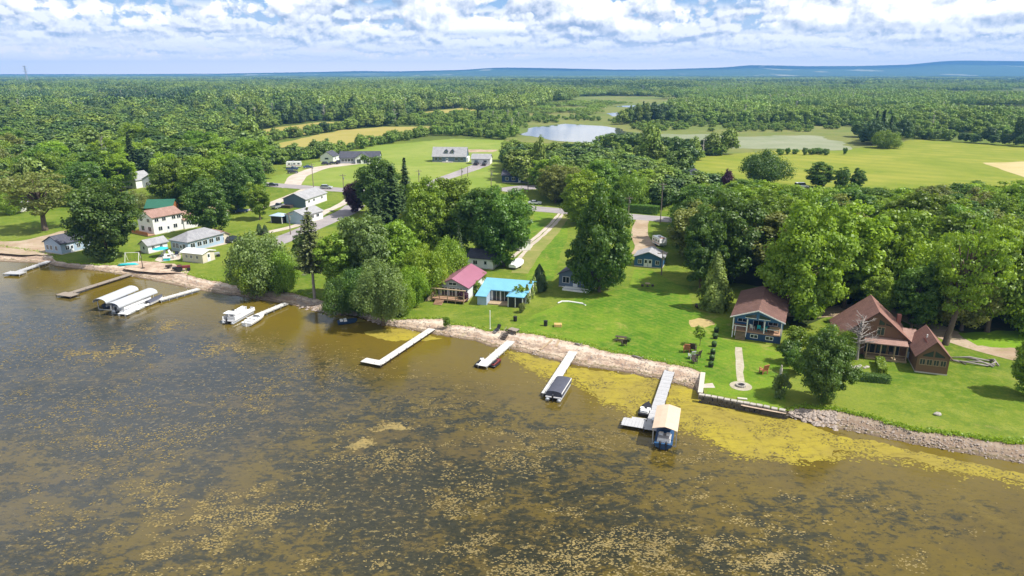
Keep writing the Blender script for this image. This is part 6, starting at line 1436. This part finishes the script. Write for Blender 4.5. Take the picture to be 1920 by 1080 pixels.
for i,(a,b) in enumerate((((1186,668),(1212,676)),((1078,645),(1094,650)))): 
    p,q=U(*a),U(*b); t=thing('driftwood_log',('pale driftwood log on the beach edge near the side platform dock','pale driftwood log at the head of the covered pontoon dock')[i],'driftwood',p); d=q-p
    MB().tube([(0,0,.12),tuple(d*.5+Vector((0,.15,.14))),tuple(d+Vector((0,0,.1)))],[.16,.14,.08],7).tube([tuple(d*.6+Vector((0,0,.15))),tuple(d*.75+Vector((.2,.5,.35)))],[.06,.03],5).build('log',M['dead_wood'],t,True)
p=U(1826,680); t=thing('driftwood_pile','loose pile of pale bare branches on the lawn right of the brown house','branch pile',p)
pile=[((-3.6,1.2),(-1.6,-.6),(1.2,-1.6)),((-3.2,1.8),(0,1.2),(3.0,.2)),((1.0,-1.8),(2.6,-1.0),(3.2,.8)),((-2.2,.2),(.6,-.4),(2.4,-1.4)),((-1.0,1.6),(.4,.4),(1.8,-1.9)),((2.0,1.0),(3.1,.0),(2.9,-1.5)),((-3.5,.8),(-2.8,-.2),(-1.8,-.9))]
for i,(a,b,c_) in enumerate(pile): MB().tube([(a[0],a[1],.15),(b[0],b[1],.35+.1*(i%3)),(c_[0],c_[1],.15)],[.07,.16,.13],6).build('branch',M['dead_wood'],t,True)
t=thing('stone_block','small pale stone lying on the lawn below the brown house wing','stone',U(1758,778)); MB().ball((0,0,.15),.55,.4,.25,8,5,.3).build('stone_body',M['stone'],t)
t=thing('flower_bed','pale garden bed of stones beside the dead tree at the brown house','garden bed',U(1612,690)); mb=MB()
for i in range(14): mb.ball((rnd.uniform(-1.4,1.4),rnd.uniform(-.7,.7),.1),rnd.uniform(.2,.4),rnd.uniform(.2,.35),.18,7,4,.3)
mb.build('stones',M['stone'],t)
t=thing('garden_statue','slim grey garden figure post among the shrubs right of the lawn','statue',U(1463,708)); MB().loft([[(r_*math.cos(a*.785),r_*math.sin(a*.785),z) for a in range(8)] for r_,z in ((.3,0),(.3,.3),(.16,.32),(.2,.9),(.24,1.4),(.1,1.65),(.15,1.85),(.04,2.1))]).build('figure',M['stone'],t,True); MB().box(-.38,.38,-.38,.38,-.1,.04).build('plinth',M['concrete'],t)
t=thing('kayak_rack','dark stack of gear beside the cedar on the lawn','gear',U(1313,577),R(10)); MB().box(-.9,.9,-.4,.4,.3,.7).build('box_body',M['maroon'],t); MB().box(-.95,.95,-.45,.45,.7,.78).build('cover',M['navy'],t)
for x in (-.7,.7): MB().tube([(x,-.42,.28),(x,.42,.28)],.28,10).build('wheel',M['rubber'],t)
t=thing('round_table','small round table with a seat on the lawn below the blue shed','table',U(1214,537)); MB().cyl(0,0,.66,.72,.6,14).build('tabletop',M['tan_wood'],t); MB().cyl(0,0,0,.66,.06,8).build('pedestal',M['dark_wood'],t); MB().cyl(0,0,0,.05,.4,12).build('base',M['dark_wood'],t)
for x in (-1.1,1.1): MB().box(x-.22,x+.22,-.22,.22,0,.42).build('stool',M['dark_wood'],t)
# ---------------------------------------------------------------- hills far away
prof=[(-3000,139.2),(-500,139.2),(300,139),(470,138),(560,136.2),(620,135.2),(700,133),(760,134),(880,131),(905,128.5),(940,126.5),(1010,127.5),(1130,130.5),(1200,130.5),(1260,128.5),(1330,126),(1370,122),(1420,122.5),(1470,124),(1560,123.5),(1640,121),(1690,115),(1720,113.5),(1780,114.5),(1840,115.5),(1880,116),(1920,118),(2200,121),(3000,126),(4000,134)]
D0,D1,D2=7400.0,9600.0,13000.0
def hill_h(px):
    y=lerp_poly(prof,px); v=(540-y)/FPX
    return D1/ math.cos(0)*0 + CAM_H+D1*((-SP+v*CP)/(CP+v*SP))
mb=MB(); cols_=[]; n=320; rowsd=[(D0,-.01),(D0+500,.12),(D0+1000,.30),(D0+1600,.55),(D0+2300,.84),(D1,1.0),(D1+1500,.7),(D2,-.01)]
for i in range(n):
    px=-2400+6400*i/(n-1)
    hh=hill_h(px)-LAND
    for (d,f) in rowsd:
        x=(px-960)/FPX*D1*1.0*(CP+SP*.31)*(d/D1)**.5
        z=LAND+max(hh,2)*f*(1+(.22*fb(x,d,.0009,5) if 0<f<1 else 0)) if f>0 else -0.5
        mb.v.append((x,d+ (250*fb(x,d,.0006,3) if f>0 else 0),z))
m_=len(rowsd)
for i in range(n-1):
    for j in range(m_-1):
        a=i*m_+j; mb.f.append((a,a+m_,a+m_+1,a+1))
m,t=newmat('hill_forest'); k=NT(t); P=k.pos(); q=k.vmath('MULTIPLY',P,(1,.45,1))
c=k.mix(k.noise(P,.004,5,.6),(.03,.06,.015),(.07,.11,.02)); c=k.mix(k.ramp(k.noise(q,.0016,4,.55,.6),.61,.65,0,.7),c,(.36,.33,.20))
k.princ(c,.95,.1); M['hill']=m
o=mb.build('hills',M['hill'],None,True); 
tag(o,'long low wooded hills fading blue on the horizon','hills',kind='structure')
if o.data.polygons[0].normal.z<0: o.data.flip_normals()
# ---------------------------------------------------------------- air
m,t=newmat('haze_air'); k=NT(t); v=k.n('ShaderNodeVolumePrincipled'); v.inputs['Color'].default_value=(.18,.45,1.0,1); v.inputs['Density'].default_value=HAZE; v.inputs['Anisotropy'].default_value=.0
oo=k.n('ShaderNodeOutputMaterial'); k.l(v.outputs[0],oo.inputs['Volume'])
hz=MB().box(-14500,14500,-700,13900,-2.2,262).build('haze',m); tag(hz,'thin blue summer haze over the land','haze',kind='stuff')
# ---------------------------------------------------------------- sky, sun, camera
SUN_EL,SUN_AZ=R(54),R(104)     # azimuth clockwise from +Y (away from the camera)
w=bpy.data.worlds.new('World'); sc.world=w; w.use_nodes=True; w.node_tree.nodes.clear(); k=NT(w.node_tree)
sky=k.n('ShaderNodeTexSky',sky_type='NISHITA'); sky.sun_disc=False; sky.sun_elevation=SUN_EL; sky.sun_rotation=SUN_AZ; sky.air_density=1.0; sky.dust_density=.6; sky.ozone_density=2.0; sky.altitude=50
D=k.vmath('NORMALIZE',k.n('ShaderNodeTexCoord').outputs['Generated']); X=k.xyz(D)
el=k.math('MULTIPLY',k.math('ARCSINE',X[2]),57.29578); az=k.math('MULTIPLY',k.math('ARCTAN2',X[0],X[1]),57.29578)
def field(sx,sy,bx,seed,da=0.,de=0.):
    """cumulus field: long banks broken into round billows"""
    a_=k.math('ADD',az,da); e_=k.math('ADD',el,de)
    n=k.noise(k.comb(k.math('MULTIPLY',a_,1/sx),k.math('MULTIPLY',e_,1/sy),seed),1.0,2,.5,.2)
    w_=k.noise(k.comb(k.math('MULTIPLY',a_,2.2/bx),k.math('MULTIPLY',e_,2.6/bx),seed+4),1.0,5,.62)
    vo=k.n('ShaderNodeTexVoronoi',feature='F1',voronoi_dimensions='2D',normalize=True); vo.inputs['Scale'].default_value=1.0; vo.inputs['Detail'].default_value=2.0; vo.inputs['Roughness'].default_value=.5; vo.inputs['Lacunarity'].default_value=2.1
    k.l(k.comb(k.math('ADD',k.math('MULTIPLY',w_,.45),k.math('MULTIPLY',a_,1/bx)),k.math('ADD',k.math('MULTIPLY',w_,.35),k.math('MULTIPLY_ADD',e_,1.2/bx,seed)),0.0),vo.inputs['Vector'])
    bil=k.math('SUBTRACT',.8,k.math('MULTIPLY',vo.outputs['Distance'],1.0))
    return k.math('ADD',k.math('MULTIPLY',n,1.0),k.math('ADD',k.math('MULTIPLY',bil,.42),k.math('MULTIPLY',w_,.36))),n
def layer(sx,sy,bx,thr,soft,seed,lo,hi,fade,gain=3.2):
    f0,n0=field(sx,sy,bx,seed); f1,n1=field(sx,sy,bx,seed,.22*bx,.34*bx)
    band=k.math('MULTIPLY',k.ramp(el,lo,lo+fade),k.ramp(el,hi,hi+fade,1,0))
    t0=k.math('ADD',f0,k.ramp(az,-36,12,-.065,.04))
    cov=k.math('MULTIPLY',k.ramp(t0,thr-soft,thr+soft),band)
    # undersides read grey, sun facing rims and tops white
    low=k.math('SUBTRACT',n0,n1)
    sh=k.math('ADD',k.math('MULTIPLY_ADD',k.math('SUBTRACT',f0,f1),gain,.69),k.math('MULTIPLY',low,1.5),clamp=True)
    return cov,sh
skycol=sky.outputs[0]
CS=1.0
def comp(base,cov,sh,dark,light):
    return k.mix(cov,base,k.mix(sh,dark,light))
S=1/SKY
def cc(r,g,b,f=1.0): return (r*S*f,g*S*f,b*S*f,1)
clear=k.mix(k.ramp(el,6,14,.75,0),skycol,cc(.20,.37,.64)); haze_band=k.ramp(el,.0,6.0,.94,.0)
base=k.mix(haze_band,clear,cc(.55,.60,.69)); base=k.mix(k.ramp(el,.0,3.2,1.0,0),base,cc(1.25,1.06,.80))
c0,s0=layer(2.6,.5,.45,THR-.06,.08,3.1,.6,2.6,.9); base=comp(base,k.math('MULTIPLY',c0,.75),s0,cc(.46,.53,.66),cc(.78,.78,.80))
c1,s1=layer(3.4,1.15,.9,THR-.045,.06,9.7,1.5,4.4,.9); base=comp(base,k.math('MULTIPLY',c1,.9),s1,cc(.31,.39,.54),cc(.84,.84,.85))
c2,s2=layer(6.0,2.6,1.9,THR+.012,.035,31.3,2.7,14,.8); base=comp(base,k.math('MULTIPLY',c2,.98),s2,cc(.27,.35,.50),cc(1.0,.99,.97))
# higher clouds overhead on a flat ceiling
inv=k.math('DIVIDE',1.0,k.math('MAXIMUM',X[2],.08)); pl=k.comb(k.math('MULTIPLY',X[0],inv),k.math('MULTIPLY',X[1],inv),4.0)
n=k.noise(pl,.9,8,.58,.4); cov=k.math('MULTIPLY',k.ramp(n,.42,.56),k.ramp(el,10,16)); base=comp(base,k.math('MULTIPLY',cov,.9),k.ramp(n,.55,.8,1,.35),cc(.33,.38,.46),cc(.7,.7,.7))
bg=k.n('ShaderNodeBackground'); k.l(base,bg.inputs[0]); bg.inputs[1].default_value=SKY; ow=k.n('ShaderNodeOutputWorld'); k.l(bg.outputs[0],ow.inputs[0])
sl_=bpy.data.lights.new('sun','SUN'); sl_.energy=SUN; sl_.angle=R(.53); sl_.color=(1,.955,.88); so=bpy.data.objects.new('sun',sl_); col.objects.link(so)
dv=Vector((math.sin(SUN_AZ)*math.cos(SUN_EL),math.cos(SUN_AZ)*math.cos(SUN_EL),math.sin(SUN_EL))); so.rotation_euler=dv.to_track_quat('Z','Y').to_euler(); so.location=(60,60,120)
cd=bpy.data.cameras.new('camera'); cam=bpy.data.objects.new('camera',cd); col.objects.link(cam); cam.location=(0,0,CAM_H); cam.rotation_euler=(R(90)-PITCH,0,0)
cd.sensor_width=36; cd.lens=36*FPX/1920; cd.clip_start=.5; cd.clip_end=60000; sc.camera=cam
sc.view_settings.view_transform='Standard'; sc.view_settings.look='None'; sc.view_settings.exposure=EXPO; sc.view_settings.gamma=1; sc.view_settings.use_curve_mapping=False
sc.render.resolution_x=1024; sc.render.resolution_y=576
c=sc.cycles; c.max_bounces=6; c.diffuse_bounces=3; c.glossy_bounces=3; c.transmission_bounces=4; c.volume_bounces=1; c.transparent_max_bounces=8; c.caustics_reflective=False; c.caustics_refractive=False; c.sample_clamp_indirect=6
